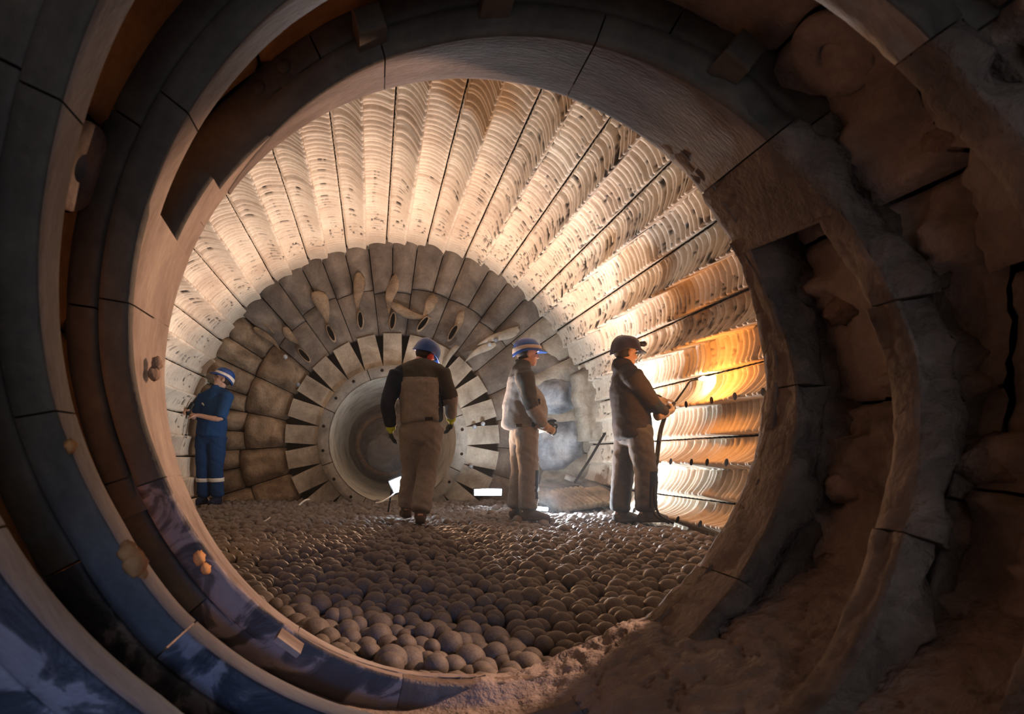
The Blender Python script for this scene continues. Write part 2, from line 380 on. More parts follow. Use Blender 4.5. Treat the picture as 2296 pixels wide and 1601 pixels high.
bulge('bulged_plate', 1170, 765, 1275, 845, D_END - 0.1, M['end'], 0.22, 8)

# central discharge ring, cone and tube
ring = empty('trim_1', kind='structure')
def revolve(prof, n, mat, name, parent, a0=0.0, a1=2 * PI, cx=AX, cz=AZ, smooth=True):
    full = abs(a1 - a0 - 2 * PI) < 1e-6
    a = np.linspace(a0, a1, n, endpoint=not full); pr = np.array(prof)
    A, I = np.meshgrid(a, np.arange(len(pr)), indexing='ij')
    r = pr[I, 0]; d = pr[I, 1]
    P = np.stack([cx + r * np.cos(A), d, cz + r * np.sin(A)], -1).reshape(-1, 3)
    return obj(name, mesh(P, gridfaces(n, len(pr), wrap=full), smooth), mat, parent)
for k in range(8):
    a0 = rad(20 + 45 * k) + 0.006; a1 = a0 + rad(45) - 0.012
    def fr(u, v, a0=a0, a1=a1): t = a0 + (a1 - a0) * u; r = 0.885 + 0.165 * v; return t, r, D_END - 0.30 + 0.02 * (2 * v - 1) ** 4 + rough_d(t, r, 0.02, k + 200, 6)
    slab(fr, 16, 6, D_END + 0.05, M['ring'], 'ring_segment', ring)
    for q in (0.3, 0.75):
        t = a0 + (a1 - a0) * q
        v, f = ellipsoid(cyl(np.array(t), 0.985, D_END - 0.30), .022, .02, .022, 10, 7)
        obj('bolt_head', mesh(v, f), M['dark'], ring)
revolve([(0.885, D_END - 0.30), (0.87, D_END - 0.2), (0.80, 10.9), (0.70, 11.6)], 64, M['cone'], 'cone_liner', ring)
revolve([(0.70, 11.6), (0.66, 12.4), (0.60, 12.6)], 64, M['ring'], 'inner_liner', ring)
revolve([(0.60, 12.58), (0.585, 12.5), (0.53, 12.5), (0.52, 12.6), (0.52, 12.8)], 64, M['rust'], 'rusty_ring', ring)
revolve([(0.52, 12.8), (0.50, 14.2), (0.0, 14.25)], 64, M['bluegrey'], 'end_tube', ring)
for k, a in enumerate((175, 200, 232, 140, 100)):    # joints across the cone liner
    t = rad(a)
    a_ = cyl(np.array([t - .006, t + .006]), 0.872, D_END - 0.05); b_ = cyl(np.array([t - .006, t + .006]), 0.80, 10.9)
    obj('joint', mesh(np.concatenate([a_ * 1.0, b_]) , [(0, 1, 3, 2)]), M['dark'], ring)
v, f = ellipsoid(px(868, 1018, 12.9), .40, .10, .40, 32, 16)
tags(obj('bulkhead_disc', mesh(v, f), M['bluegrey'], ring), None)

# ------------------------------------------------------------------ near trunnion: root liner, collar and three spiral flights
tun = empty('wall_tunnel', kind='structure')
def lumpy(t, d, s): return 0.5 * fbm(t * 6 + 30, d * 3 + 30, s) + 0.5 * fbm(t * 17, d * 9, s + 5)
def right_w(deg):                                    # where clay cakes the liner: the right-hand half and the bottom
    deg = (np.asarray(deg, float) + 180) % 360 - 180
    return sstep(62, 30, deg) * sstep(-112, -82, deg)
def face_mat(deg):
    if right_w(deg) >= .6: return M['clay_plate']
    q = (deg + 180) % 360 - 180
    return M['muddy'] if -150 < q < -84 else M['plate']
NT = 14
for k in range(NT):
    for j, (d0, d1) in enumerate(((-2.6, -0.2), (-0.2, 0.75), (0.75, 1.40), (1.40, D_COL - 0.05))):
        a0 = rad(8 + 360 / NT * (k + 0.5 * (j % 2))); a1 = a0 + 2 * PI / NT
        nu, nv = (5, 3) if j == 0 else (22, 24)
        th_ = np.linspace(a0 + .004, a1 - .004, nu); dd = np.linspace(d0 + .004, d1 - .004, nv)
        T, D = np.meshgrid(th_, dd, indexing='ij')
        c = right_w(np.degrees(T))
        n_ = lumpy(T, D, 3)
        r = RR - 0.006 * (n_ - .47) - c * 0.05 * sstep(0.44, 0.6, n_) - c * 0.03 * np.abs(fbm(T * 9, D * 4, 17) - .47) - c * 0.035 * fbm(T * 40, D * 12, 8) - c * 0.05 * (fbm(T * 4, D * 22, 19) - .3)
        u = np.minimum(np.minimum(T - th_[0], th_[-1] - T) * RR, np.minimum(D - dd[0], dd[-1] - D))
        r = r + 0.02 * (1 - sstep(0, 0.012, u))
        obj('liner_panel', mesh(cyl(T, r, D).reshape(-1, 3), gridfaces(nu, nv)), M['orange_lit'] if 95 < math.degrees((a0 + a1) / 2) % 360 < 255 else M['root'], tun)
T, D = np.meshgrid(th, np.array([-2.6, D_COL]), indexing='ij')
obj('trunnion_casing', mesh(cyl(T, RR + 0.03, D).reshape(-1, 3), gridfaces(96, 2, wrap=True)), M['dark'], tun)

def arc_bar(name, parent, mat, t0, t1, r0, r1, near, thick, res=1.6, rag=0.0, seed=0, two=False, face_noise=0.003):
    """ring segment between angles t0 > t1 (deg, clockwise); near(deg) is the depth of its camera-side face"""
    n = max(3, int(abs(t0 - t1) / res) + 1)
    deg = np.linspace(t0, t1, n); t = np.radians(deg)
    nd = np.array([near(x) for x in deg])
    th_ = np.array([thick(x) if callable(thick) else thick for x in deg])
    sec = []                                          # closed cross-section, subdivided for relief
    for a, b in (((r0, 0), (r0, 1)), ((r0, 1), (r1, 1)), ((r1, 1), (r1, 0)), ((r1, 0), (r0, 0))):
        for q in ((0.06, 0.28, 0.5, 0.72, 0.94)):
            sec.append((a[0] + (b[0] - a[0]) * q, a[1] + (b[1] - a[1]) * q))
    sec = np.array(sec); m = len(sec)
    TT = np.repeat(t[:, None], m, 1)
    rr_ = np.repeat(sec[None, :, 0], n, 0); q = np.repeat(sec[None, :, 1], n, 0)
    dd = nd[:, None] + q * th_[:, None]
    rw = np.array([rag * right_w(x) for x in deg])[:, None]
    inner = (rr_ < r0 + 0.3 * (r1 - r0)).astype(float)
    ns = fbm(TT * 6 + seed, q * 5 + rr_ * 9, seed) - 0.47
    ns2 = fbm(TT * 30 + seed, q * 9 + rr_ * 20, seed + 2) - 0.47
    rr_ = rr_ + (face_noise + rw * 0.05) * ns * inner + rw * 0.06 * ns2 * inner
    ns3 = fbm(TT * 11 + seed, rr_ * 16, seed + 6) - 0.47
    dd = dd + (face_noise + rw * 0.05) * ns * (1 - q) + rw * 0.03 * ns2 + (q < .5) * np.minimum(rw * 2.2, 1) * (0.16 * ns3 * (rr_ > r0 + .02) + 0.02 * ns2)
    P = cyl(TT, rr_, dd).reshape(-1, 3)
    f = [tuple(x) for x in gridfaces(n, m)] + [(i * m + m - 1, (i + 1) * m + m - 1, (i + 1) * m, i * m) for i in range(n - 1)]
    P = np.concatenate([P, P[:m], P[-m:]]); f += [tuple(range(n * m, n * m + m)), tuple(n * m + m + x for x in range(m - 1, -1, -1))]
    me = mesh(P, f)
    if two:
        me.materials.append(face_mat(float(np.mean(deg)))); me.materials.append(M['lip_grey'] if name == 'lip_bar' and seed < 7 * 1 + 120 and 25 < np.mean(deg) < 128 else M['lip'] if right_w(np.mean(deg)) < .5 else M['lip_clay'])
        mi = np.zeros(len(me.polygons), np.int32); mi[:(n - 1) * (m - 1)] = np.tile((np.arange(m - 1) < 5).astype(np.int32), n - 1); me.polygons.foreach_set('material_index', mi)
        mat = None
    return obj(name, me, mat, parent)
def block(parent, deg, r, d, w_, h_, dep, mat, name='bolt_block'):
    """square block standing off a flight's face towards the camera"""
    c = cyl(np.array(rad(deg)), r, d); t = rad(deg)
    er = np.array([math.cos(t), 0, math.sin(t)]); et = np.array([-math.sin(t), 0, math.cos(t)]); ed = np.array([0, -1, 0])
    v = []; 
    for z, k in ((-0.01, 1.0), (dep - 0.008, 1.0), (dep, 0.9)):
        for sx, sy in ((-1, -1), (1, -1), (1, 1), (-1, 1)): v.append(c + er * sy * h_ / 2 * k + et * sx * w_ / 2 * k + ed * z)
    f = [(8, 9, 10, 11)] + [(a + 4 * j, (a + 1) % 4 + 4 * j, (a + 1) % 4 + 4 * j + 4, a + 4 * j + 4) for j in range(2) for a in range(4)]
    return obj(name, mesh(np.array(v), f, False), mat, parent)
FL = [
 (142, 'steel spiral flight over the top of the opening, running down the far right wall',
  [(0, .00148), (30, .00139), (60, .00132), (90, .00126), (110, .00121), (125, .00115), (143, .00107), (168, .00101), (192, .00092), (277, .00077), (295, .0007), (330, .0006)]),
 (27, 'spiral flight starting at the right edge of the opening, its lip outermost at left',
  [(0, .00148), (28, .001377), (44, .00135), (60, .00133), (77, .0013), (110, .0012), (144, .001105), (167, .00103), (182, .00101), (199, .00095), (210, .00092), (228, .000873), (242, .000824), (300, .00065), (330, .00056)]),
 (-86, 'steel spiral flight whose smooth pale lip frames the left side of the opening',
  [(0, .001486), (20, .00147), (44, .001435), (63, .0014), (79, .001357), (94, .001285), (116, .001206), (135, .00114), (153, .00109), (190, .00102), (226, .00092), (247, .00088), (261, .00082), (310, .0007), (330, .00062)]),
]
def seg_list(a, b, step, rnd):
    out = [a]
    while out[-1] + step * 1.3 < b: out.append(out[-1] + step * rnd.uniform(0.85, 1.15))
    return out + [b]
flights = []
for i, (start, label, tab) in enumerate(FL):
    fl = empty('spiral_flight', tuple(cyl(np.array(rad(start)), R, 1.9)), label=label, cat='spiral flight', group='spiral flights of the trunnion')
    inv = Matrix.Translation(-fl.location)
    tx = [a for a, b in tab]; ty = [b for a, b in tab]
    near = lambda deg, s=start, tx=tx, ty=ty: float(np.interp(s - deg, tx, ty)) * K
    rnd = random.Random(i)
    thick = lambda deg, s=start, near=near, i=i: max(0.03, min(0.092, D_COL + 0.015 - near(deg)) if s - deg > (118, 84, 118)[i] else D_COL + 0.012 - near(deg))
    segs = seg_list(0, 329, 33, rnd)
    parts = []
    for a, b in zip(segs[:-1], segs[1:]):
        parts.append(arc_bar('lip_bar', fl, M['lip'], start - a - 0.13, start - b + 0.13, R, R * 1.10 - 0.004, near, thick, rag=0.45, seed=i * 7 + a, two=True))
    segs = seg_list(0, 329, 26, rnd)
    for a, b in zip(segs[:-1], segs[1:]):
        parts.append(arc_bar('wear_plate', fl, face_mat(start - (a + b) / 2), start - a - 0.15, start - b + 0.15, R * 1.10 + 0.003, RR + 0.01, lambda x, n=near: n(x) + 0.014, thick, rag=0.7, seed=i * 9 + a + 50))
    blocks = {0: (107, 87, 50), 1: (148, 165, 190), 2: (147, 167, 121)}[i]
    for a in blocks: parts.append(block(fl, a, R * 1.085, near(a) + 0.004, 0.078, 0.070, 0.085, M['plate']))
    for a in ({0: (126, 121), 1: (165, 192), 2: (155, 175)}[i]):
        p = cyl(np.array(rad(a)), R * 1.15, near(a) + 0.012)
        v, f = ellipsoid(p, .022, .008, .022, 14, 7); parts.append(obj('bolt_head', mesh(v, f), M['plate'], fl))
    for p_ in parts: p_.matrix_parent_inverse = inv
    flights.append((fl, near))
# collar ring at the mouth of the mill
collar = empty('trim_2', kind='structure')
for k in range(10):
    a0 = 150 - 36 * k
    left = 128 < ((a0 - 18 + 180) % 360 - 180) or ((a0 - 18 + 180) % 360 - 180) < -160
    arc_bar('collar_segment', collar, None, a0 - 0.05, a0 - 36 + 0.05, R * 1.002, RR, lambda x: 1.945, D_COL - 1.945, rag=0.3, seed=k + 90, two=True)
arc_bar('collar_segment', collar, None, 203, 143.2, R * 1.001, RR, lambda x: 1.865, 0.10, seed=120, two=True)

# round inspection covers let into the trunnion wall
def cover(x, y, rad_, name):
    q = px(x, y, 1.0); best = None                    # where the sight line meets the root cylinder
    a = q.x ** 2 + q.z ** 2; b = -2 * (q.x * AX + q.z * AZ); c = AX ** 2 + AZ ** 2 - (RR - 0.012) ** 2
    d = (-b + math.sqrt(b * b - 4 * a * c)) / (2 * a)
    t = math.atan2(q.z * d - AZ, q.x * d - AX)
    n = 40; an = np.linspace(0, 2 * PI, n, endpoint=False)
    def ringp(k, lift): return cyl(t + rad_ * k * np.cos(an) / RR, RR - lift, d + rad_ * k * np.sin(an))
    def band(nm, rows, mat, cap=False):
        P = np.stack(rows, 1); f = [tuple(z) for z in gridfaces(n, len(rows), wrap=True)]
        if cap: f.append(tuple(k * len(rows) + len(rows) - 1 for k in range(n)))
        me = mesh(P.reshape(-1, 3), f)
        return obj(nm, me, mat, tun)
    band('cover_disc', [ringp(1, -0.01), ringp(1, 0.022), ringp(0.96, 0.028), ringp(0.32, 0.028), ringp(0.29, 0.012)], M['root'])
    band('cover_gasket', [ringp(1.05, 0.0), ringp(1.05, 0.012), ringp(1.0, 0.014), ringp(1.0, 0.0)], M['dark'])
    band('cover_hole', [ringp(0.30, 0.02), ringp(0.28, 0.013)], M['bluegrey'], True)
cover(1872, 118, 0.105, 'a'); cover(172, 372, 0.105, 'b')

# lumps of clay and stone stuck to the liner on the weather side, and small scraps on the flights
def root_pt(x, y, lift=0.02):
    q = px(x, y, 1.0); a = q.x ** 2 + q.z ** 2; b = -2 * (q.x * AX + q.z * AZ); c = AX ** 2 + AZ ** 2 - (RR - lift) ** 2
    d = (-b + math.sqrt(b * b - 4 * a * c)) / (2 * a); return q * d
for i, (x, y, r) in enumerate(((1858, 318, .042), (2150, 870, .05), (2128, 1190, .06), (1822, 1015, .045), (1775, 1290, .04), (2140, 300, .04), (2060, 640, .05), (1900, 690, .045), (2230, 1040, .06), (1905, 1090, .05), (2200, 130, .05), (1840, 860, .05))):
    v, f = ellipsoid(root_pt(x, y), r * 1.2, r * 1.6, r, 18, 12, i * 3, 0.9); obj('clay_lump', mesh(v, f), M['clay'], tun)
for i, (x, y, d, r) in enumerate(((288, 1238, 1.38, .020), (300, 1262, 1.38, .024), (312, 1285, 1.40, .016), (158, 1000, 1.30, .012), (448, 1250, 1.90, .018), (462, 1275, 1.90, .014), (345, 838, 1.84, .016), (352, 815, 1.84, .014))):
    v, f = ellipsoid(px(x, y, d), r, r * 1.4, r * 1.2, 12, 9, i * 5 + 2, 0.9); obj('clay_lump', mesh(v, f), M['orange_lit'] if i < 6 else M['clay'], tun)
a_, b_ = np.array(px(622, 1428, 1.84)), np.array(px(674, 1466, 1.84)); e_ = np.array([0, .10, 0]); u_ = np.array([.012, 0, .012])
obj('weld_tab', mesh(np.array([a_, b_, b_ + e_, a_ + e_, a_ - u_, b_ - u_, b_ + e_ - u_, a_ + e_ - u_]), [(0, 1, 2, 3), (7, 6, 5, 4), (0, 4, 5, 1), (1, 5, 6, 2), (2, 6, 7, 3), (3, 7, 4, 0)], False), M['lip'], tun)

# mud lying in the bottom of the trunnion
def mud_r(T, D):
    deg = (np.degrees(T) + 180) % 360 - 180
    h = np.interp(deg, [-155, -135, -112, -98, -86, -78, -68, -58, -48, -36, -24], [0.0, 0.02, 0.05, 0.095, 0.13, 0.155, 0.20, 0.19, 0.14, 0.07, 0.0])
    h = h + np.interp(deg, [-100, -88, -70, -60], [0, 0.05, 0.0, 0]) * sstep(1.90, 1.96, D)
    n = fbm(T * 7 + 3, D * 2.6, 31) - 0.47; n2 = fbm(T * 26, D * 16, 33) - 0.47
    crack = np.abs(fbm(T * 11 + 9, D * 7, 35) - 0.47)
    return RR - h - h * 0.22 * n - (0.02 * n2) * (0.35 + sstep(-95, -60, deg)) + 0.012 * (1 - sstep(0, 0.03, crack)) * sstep(-92, -60, deg) + 0.004
T, D = np.meshgrid(np.radians(np.linspace(-154, -22, 230)), np.linspace(-0.3, D_COL + 0.03, 190), indexing='ij')
tags(obj('mud', mesh(cyl(T, mud_r(T, D), D).reshape(-1, 3), gridfaces(230, 190)), M['mud']), 'smooth brown-grey mud filling the bottom of the spiral mouth', 'mud', kind='stuff')

# ------------------------------------------------------------------ ball charge
def bed_z(x, d):
    z = BED - 0.05 * sstep(3.6, 2.1, d) + 0.03 * (fbm(x * 1.3 + 9, d * 1.3, 41) - 0.47) * 2
    return z + 0.05 * sstep(0.6, 1.6, x) * sstep(3.4, 2.2, d)
xs = np.linspace(-2.6, 3.15, 130); ds = np.linspace(D_COL - 0.02, D_END - 0.05, 170)
X, D = np.meshgrid(xs, ds, indexing='ij')
mudcov = sstep(0.55, 1.0, X) * sstep(3.9, 2.6, D)
Z = bed_z(X, D) - 0.052 + 0.035 * (fbm(X * 9, D * 9, 43) - 0.47) + 0.030 * mudcov * (0.6 + fbm(X * 4, D * 4, 45))
tags(obj('bed_dirt', mesh(np.stack([X, D, Z], -1).reshape(-1, 3), gridfaces(130, 170)), M['bedmud']), 'brown ore dirt packed between the grinding balls', 'dirt', kind='stuff')
def icos(sub):
    import bmesh
    bm = bmesh.new(); bmesh.ops.create_icosphere(bm, subdivisions=sub, radius=1.0)
    me = bpy.data.meshes.new('s'); bm.to_mesh(me); bm.free(); return me
pts = []
sp = 0.084; row = 0; d = D_COL + 0.07
while d < D_END - 0.15:
    x = -2.45 + (sp / 2 if row % 2 else 0)
    while x < 3.0:
        a = rng.normal(0, 0.017); b = rng.normal(0, 0.017); dd = d + b; xx = x + a
        r = float(np.clip(rng.normal(0.043, 0.0075), 0.026, 0.058))
        z = float(bed_z(np.array(xx), np.array(dd))) - r * 0.75 + rng.normal(0, 0.011) + (0.012 if r > .05 else 0)
        wall = math.hypot(xx - AX, z - AZ)
        if wall < SH - 0.17 and -0.30 * dd - 0.25 < xx < 0.56 * dd + 0.25:
            pts.append((xx, dd, z, r))
        x += sp
    d += sp * 0.866; row += 1
def seen(p):
    k = 1.97 / p[1]; return math.hypot(p[0] * k - AX, p[2] * k - AZ) < R + 0.01 and math.hypot(p[0] - AX, p[2] - AZ) < SH - 0.15
order = sorted(pts, key=lambda p: (not seen(p), -p[3] / p[1]))
near_b = order[:300]; far_b = order[300:]
ball_me = []
for s in range(4):
    me = icos(4); v = np.zeros(len(me.vertices) * 3, dtype=np.float32); me.vertices.foreach_get('co', v); v = v.reshape(-1, 3)
    k = 1 + 0.05 * (fbm(v[:, 0] * 1.6 + s * 5 + v[:, 2], v[:, 1] * 1.6 + v[:, 2] * 1.3, 50 + s) - 0.47) + 0.012 * (fbm(v[:, 0] * 6 + s, v[:, 1] * 6 + v[:, 2] * 6, 60 + s) - .47)
    v = v * k[:, None]; me.vertices.foreach_set('co', v.astype(np.float32).ravel())
    me.polygons.foreach_set('use_smooth', np.full(len(me.polygons), True)); me.materials.append(M['ball']); me.name = 'grinding_ball'; ball_me.append(me)
for i, (x, d, z, r) in enumerate(near_b):
    o = bpy.data.objects.new('grinding_ball', ball_me[i % 4]); COL.objects.link(o)
    o.location = (x, d, z); o.scale = (r, r, r); o.rotation_euler = (rng.uniform(0, 6), rng.uniform(0, 6), rng.uniform(0, 6))
    row_ = ('in the front rows at the mouth', 'a few rows in from the mouth', 'midway to the standing men')[0 if d < 2.55 else 1 if d < 3.2 else 2]
    xp = VX + F * x / d; side = 'left, by the pale lip' if xp < 880 else 'right, by the mud bank' if xp > 1270 else 'middle'
    sz = 'large' if r > .048 else 'small' if r < .040 else 'medium'
    tags(o, '%s dusty grinding ball %s, %s' % (sz, row_, side), 'grinding ball', '%s grinding balls %s, %s' % (sz, row_, side))
me3 = icos(3); v3 = np.array([q.co[:] for q in me3.vertices], dtype=np.float32); f3_ = np.array([p.vertices[:] for p in me3.polygons])
me2 = icos(2); v2 = np.array([q.co[:] for q in me2.vertices], dtype=np.float32); f2_ = np.array([p.vertices[:] for p in me2.polygons])
V, Fc, off = [], [], 0
for (x, d, z, r) in far_b:
    vv, ff = (v3, f3_) if d < 4.0 and seen((x, d, z, r)) else (v2, f2_)
    a = rng.uniform(0, 6.28, 3); Rm = np.array(Euler(a).to_matrix())
    q = (vv * (1 + rng.normal(0, 0.03, 3))) @ Rm.T
    V.append(q * r + np.array([x, d, z])); Fc.append(ff + off); off += len(vv)
tags(obj('grinding_balls', mesh(np.concatenate(V), np.concatenate(Fc)), M['ball']), 'countless grinding balls covering the mill floor behind the nearest ones', 'grinding balls', kind='stuff')

# ------------------------------------------------------------------ people
def catmull(P, n):
    P = [np.array(p, float) for p in P]; out = []
    Q = [2 * P[0] - P[1]] + P + [2 * P[-1] - P[-2]]
    for i in range(1, len(Q) - 2):
        for k in range(n):
            t = k / n
            out.append(0.5 * (2 * Q[i] + (Q[i + 1] - Q[i - 1]) * t + (2 * Q[i - 1] - 5 * Q[i] + 4 * Q[i + 1] - Q[i + 2]) * t * t + (3 * Q[i] - Q[i - 1] - 3 * Q[i + 1] + Q[i + 2]) * t ** 3))
    out.append(P[-1]); return np.array(out)
class Blob:
    """closed tubes and ellipsoids that a voxel remesh fuses into one continuous skin"""
    def __init__(s): s.v = []; s.f = []; s.n = 0; s.seg = []
    def add(s, v, f):
        s.v.append(np.asarray(v, float)); s.f += [tuple(int(i) + s.n for i in q) for q in f]; s.n += len(v)
    def tube(s, pts, rad_, ref=(1, 0, 0), tag='', n=5, m=14, cap=0.7):
        C = catmull(pts, n)
        rr = np.array([(q, q) if np.ndim(q) == 0 else q for q in rad_], float)
        x = np.linspace(0, len(pts) - 1, len(C))
        ra = np.interp(x, np.arange(len(pts)), rr[:, 0]); rb = np.interp(x, np.arange(len(pts)), rr[:, 1])
        T = np.gradient(C, axis=0); T /= np.linalg.norm(T, axis=1)[:, None] + 1e-9
        C2 = [C[0] - T[0] * min(ra[0], rb[0]) * cap * q for q in (1.0, 0.8, 0.45)]; k0 = [0.35, 0.7, 0.92]
        C3 = [C[-1] + T[-1] * min(ra[-1], rb[-1]) * cap * q for q in (0.45, 0.8, 1.0)]
        CC = np.concatenate([C2, C, C3]); A = np.concatenate([ra[0] * np.array(k0), ra, ra[-1] * np.array(k0[::-1])]); B = np.concatenate([rb[0] * np.array(k0), rb, rb[-1] * np.array(k0[::-1])])
        TT = np.concatenate([[T[0]] * 3, T, [T[-1]] * 3]); ref = np.array(ref, float)
        V = []; an = np.linspace(0, 2 * PI, m, endpoint=False)
        for c, t, a, b in zip(CC, TT, A, B):
            u = ref - t * (ref @ t)
            if np.linalg.norm(u) < 1e-3: u = np.array([0, 0, 1.0]) - t * t[2]
            u /= np.linalg.norm(u); w_ = np.cross(t, u)
            V.append(c + a * np.cos(an)[:, None] * u + b * np.sin(an)[:, None] * w_)
        V = np.concatenate(V); L = len(CC)
        f = [tuple(q) for q in gridfaces(L, m)] + [(i * m + m - 1, (i + 1) * m + m - 1, (i + 1) * m, i * m)[::1] for i in range(L - 1)]
        f = [tuple(reversed(q)) for q in gridfaces(L, m)] + [(i * m, (i + 1) * m, (i + 1) * m + m - 1, i * m + m - 1) for i in range(L - 1)]
        f += [tuple(range(m)), tuple(range(L * m - 1, (L - 1) * m - 1, -1))]
        s.add(V, f)
        for i in range(len(C) - 1): s.seg.append((C[i], C[i + 1], (ra[i] + rb[i]) / 2, tag, x[i] / max(1, len(pts) - 1)))
    def ell(s, c, r, rot=None, nu=14, nv=10, tag=''):
        a = np.linspace(0, 2 * PI, nu, endpoint=False); b = np.linspace(-PI / 2 * .97, PI / 2 * .97, nv)
        A, Bq = np.meshgrid(a, b, indexing='ij')
        P = np.stack([r[0] * np.cos(A) * np.cos(Bq), r[1] * np.sin(A) * np.cos(Bq), r[2] * np.sin(Bq)], -1).reshape(-1, 3)
        if rot is not None: P = P @ rot.T
        f = [tuple(q) for q in gridfaces(nu, nv, wrap=True)] + [tuple(i * nv for i in range(nu - 1, -1, -1)), tuple(i * nv + nv - 1 for i in range(nu))]
        s.add(P + np.array(c), f); s.seg.append((np.array(c, float) - 1e-4, np.array(c, float) + 1e-4, sum(r) / 3, tag, 0.5))
    def skin(s, voxel, smooth=3, wrinkle=0.0, seed=0, freq=(10, 26)):
        me = bpy.data.meshes.new('t'); me.from_pydata([tuple(p) for p in np.concatenate(s.v)], [], s.f)
        o = bpy.data.objects.new('t', me); COL.objects.link(o)
        r = o.modifiers.new('r', 'REMESH'); r.mode = 'VOXEL'; r.voxel_size = voxel; r.adaptivity = 0
        if smooth: q = o.modifiers.new('s', 'SMOOTH'); q.factor = 0.5; q.iterations = smooth
        dg = bpy.context.evaluated_depsgraph_get(); dg.update()
        out = bpy.data.meshes.new_from_object(o.evaluated_get(dg))
        bpy.data.objects.remove(o); bpy.data.meshes.remove(me)
        n = len(out.vertices); v = np.zeros(n * 3, np.float32); out.vertices.foreach_get('co', v); v = v.reshape(-1, 3)
        if wrinkle:
            nn = np.zeros(n * 3, np.float32); out.vertices.foreach_get('normal', nn); nn = nn.reshape(-1, 3)
            a = v[:, 0] + 0.7 * v[:, 1]; b = v[:, 2] + 0.25 * v[:, 0]; c = v[:, 1] - 0.6 * v[:, 0]
            h = 1 - 2 * np.abs(fbm(a * freq[0] * .7 + seed, b * freq[0] + c * 4, seed, 2) - 0.40) / 0.4
            h2 = fbm(c * freq[1] * .5 + seed, b * freq[1] + a * 9, seed + 4, 2) - 0.4
            v = v + nn * (wrinkle * (0.7 * h + 1.2 * h2))[:, None]
            out.vertices.foreach_set('co', v.astype(np.float32).ravel())
        out.polygons.foreach_set('use_smooth', np.full(len(out.polygons), True)); out.update()
        return out
    def paint(s, me, mats, rule):
        """rule(tag, t, face centre) -> index of the cloth panel's material"""
        n = len(me.polygons); c = np.zeros(n * 3, np.float32); me.polygons.foreach_get('center', c); c = c.reshape(-1, 3)
        best = np.full(n, 1e9); bi = np.zeros(n, int)
        for i, (a, b, r, t, q) in enumerate(s.seg):
            ab = b - a; k = np.clip(((c - a) @ ab) / (ab @ ab + 1e-12), 0, 1)
            dd = np.linalg.norm(c - a - k[:, None] * ab, axis=1) / r
            m = dd < best; best[m] = dd[m]; bi[m] = i
        for m in mats: me.materials.append(m)
        me.polygons.foreach_set('material_index', np.array([rule(s.seg[j][3], s.seg[j][4], p) for j, p in zip(bi, c)], dtype=np.int32))
def nrm(a): a = np.array(a, float); return a / (np.linalg.norm(a) + 1e-9)
def hand(B, w_, d, n, thumb, curl=0.35, k=1.0, inflate=0.0, spread=0.004):
    w_ = np.array(w_, float); d = nrm(d); n = np.array(n, float); n = nrm(n - d * (n @ d)); s = np.cross(d, n); s = s * (1 if s @ np.array(thumb) > 0 else -1)
    B.tube([w_ - d * .02, w_ + d * .04 * k, w_ + d * .088 * k], [(.027 + inflate, .02 + inflate), (.041 + inflate, .017 + inflate), (.042 + inflate, .013 + inflate)], ref=s, tag='palm', n=3, m=12, cap=.5)
    for i, (L, q) in enumerate(((.070, .030), (.080, .010), (.074, -.010), (.058, -.029))):
        p = w_ + d * (.086 - .004 * abs(i - 1)) * k + s * q * k; P = [p - d * .015]; a = 0.12
        for seg in (.45, .31, .24):
            a += curl * (1.15 if seg > .4 else 1.0); dr = d * math.cos(a) + n * math.sin(a) + s * (q * spread * 20)
            P.append(P[-1] + nrm(dr) * (L * seg * k + (.015 if len(P) == 1 else 0)))
        B.tube(P, [.0105 + inflate, .0100 + inflate, .0092 + inflate, .0082 + inflate], ref=s, tag='finger', n=3, m=8)
    p = w_ + d * .022 * k + s * .026 * k; d1 = nrm(s * .75 + d * .70 + n * .25); d2 = nrm(s * .25 + d * .85 + n * (.35 + curl * .5))
    B.tube([p, p + d1 * .045 * k, p + d1 * .045 * k + d2 * .033 * k, p + d1 * .045 * k + d2 * .058 * k], [.014 + inflate, .0125 + inflate, .0112 + inflate, .009 + inflate], ref=n, tag='thumb', n=3, m=8)
def rot3(yaw, pitch, roll):
    """head frame: +Y is the face; yaw turns left (counter-clockwise from above), pitch lifts the face, roll tips to the right"""
    return np.array((Matrix.Rotation(yaw, 3, 'Z') @ Matrix.Rotation(pitch, 3, 'X') @ Matrix.Rotation(roll, 3, 'Y')))
SKIN = plain('skin', (0.55, 0.33, 0.24), 0.55, var=0.12); HAIR = plain('dark_hair', (0.03, 0.022, 0.018), 0.7)
EYE = plain('eye', (0.04, 0.03, 0.03), 0.3)
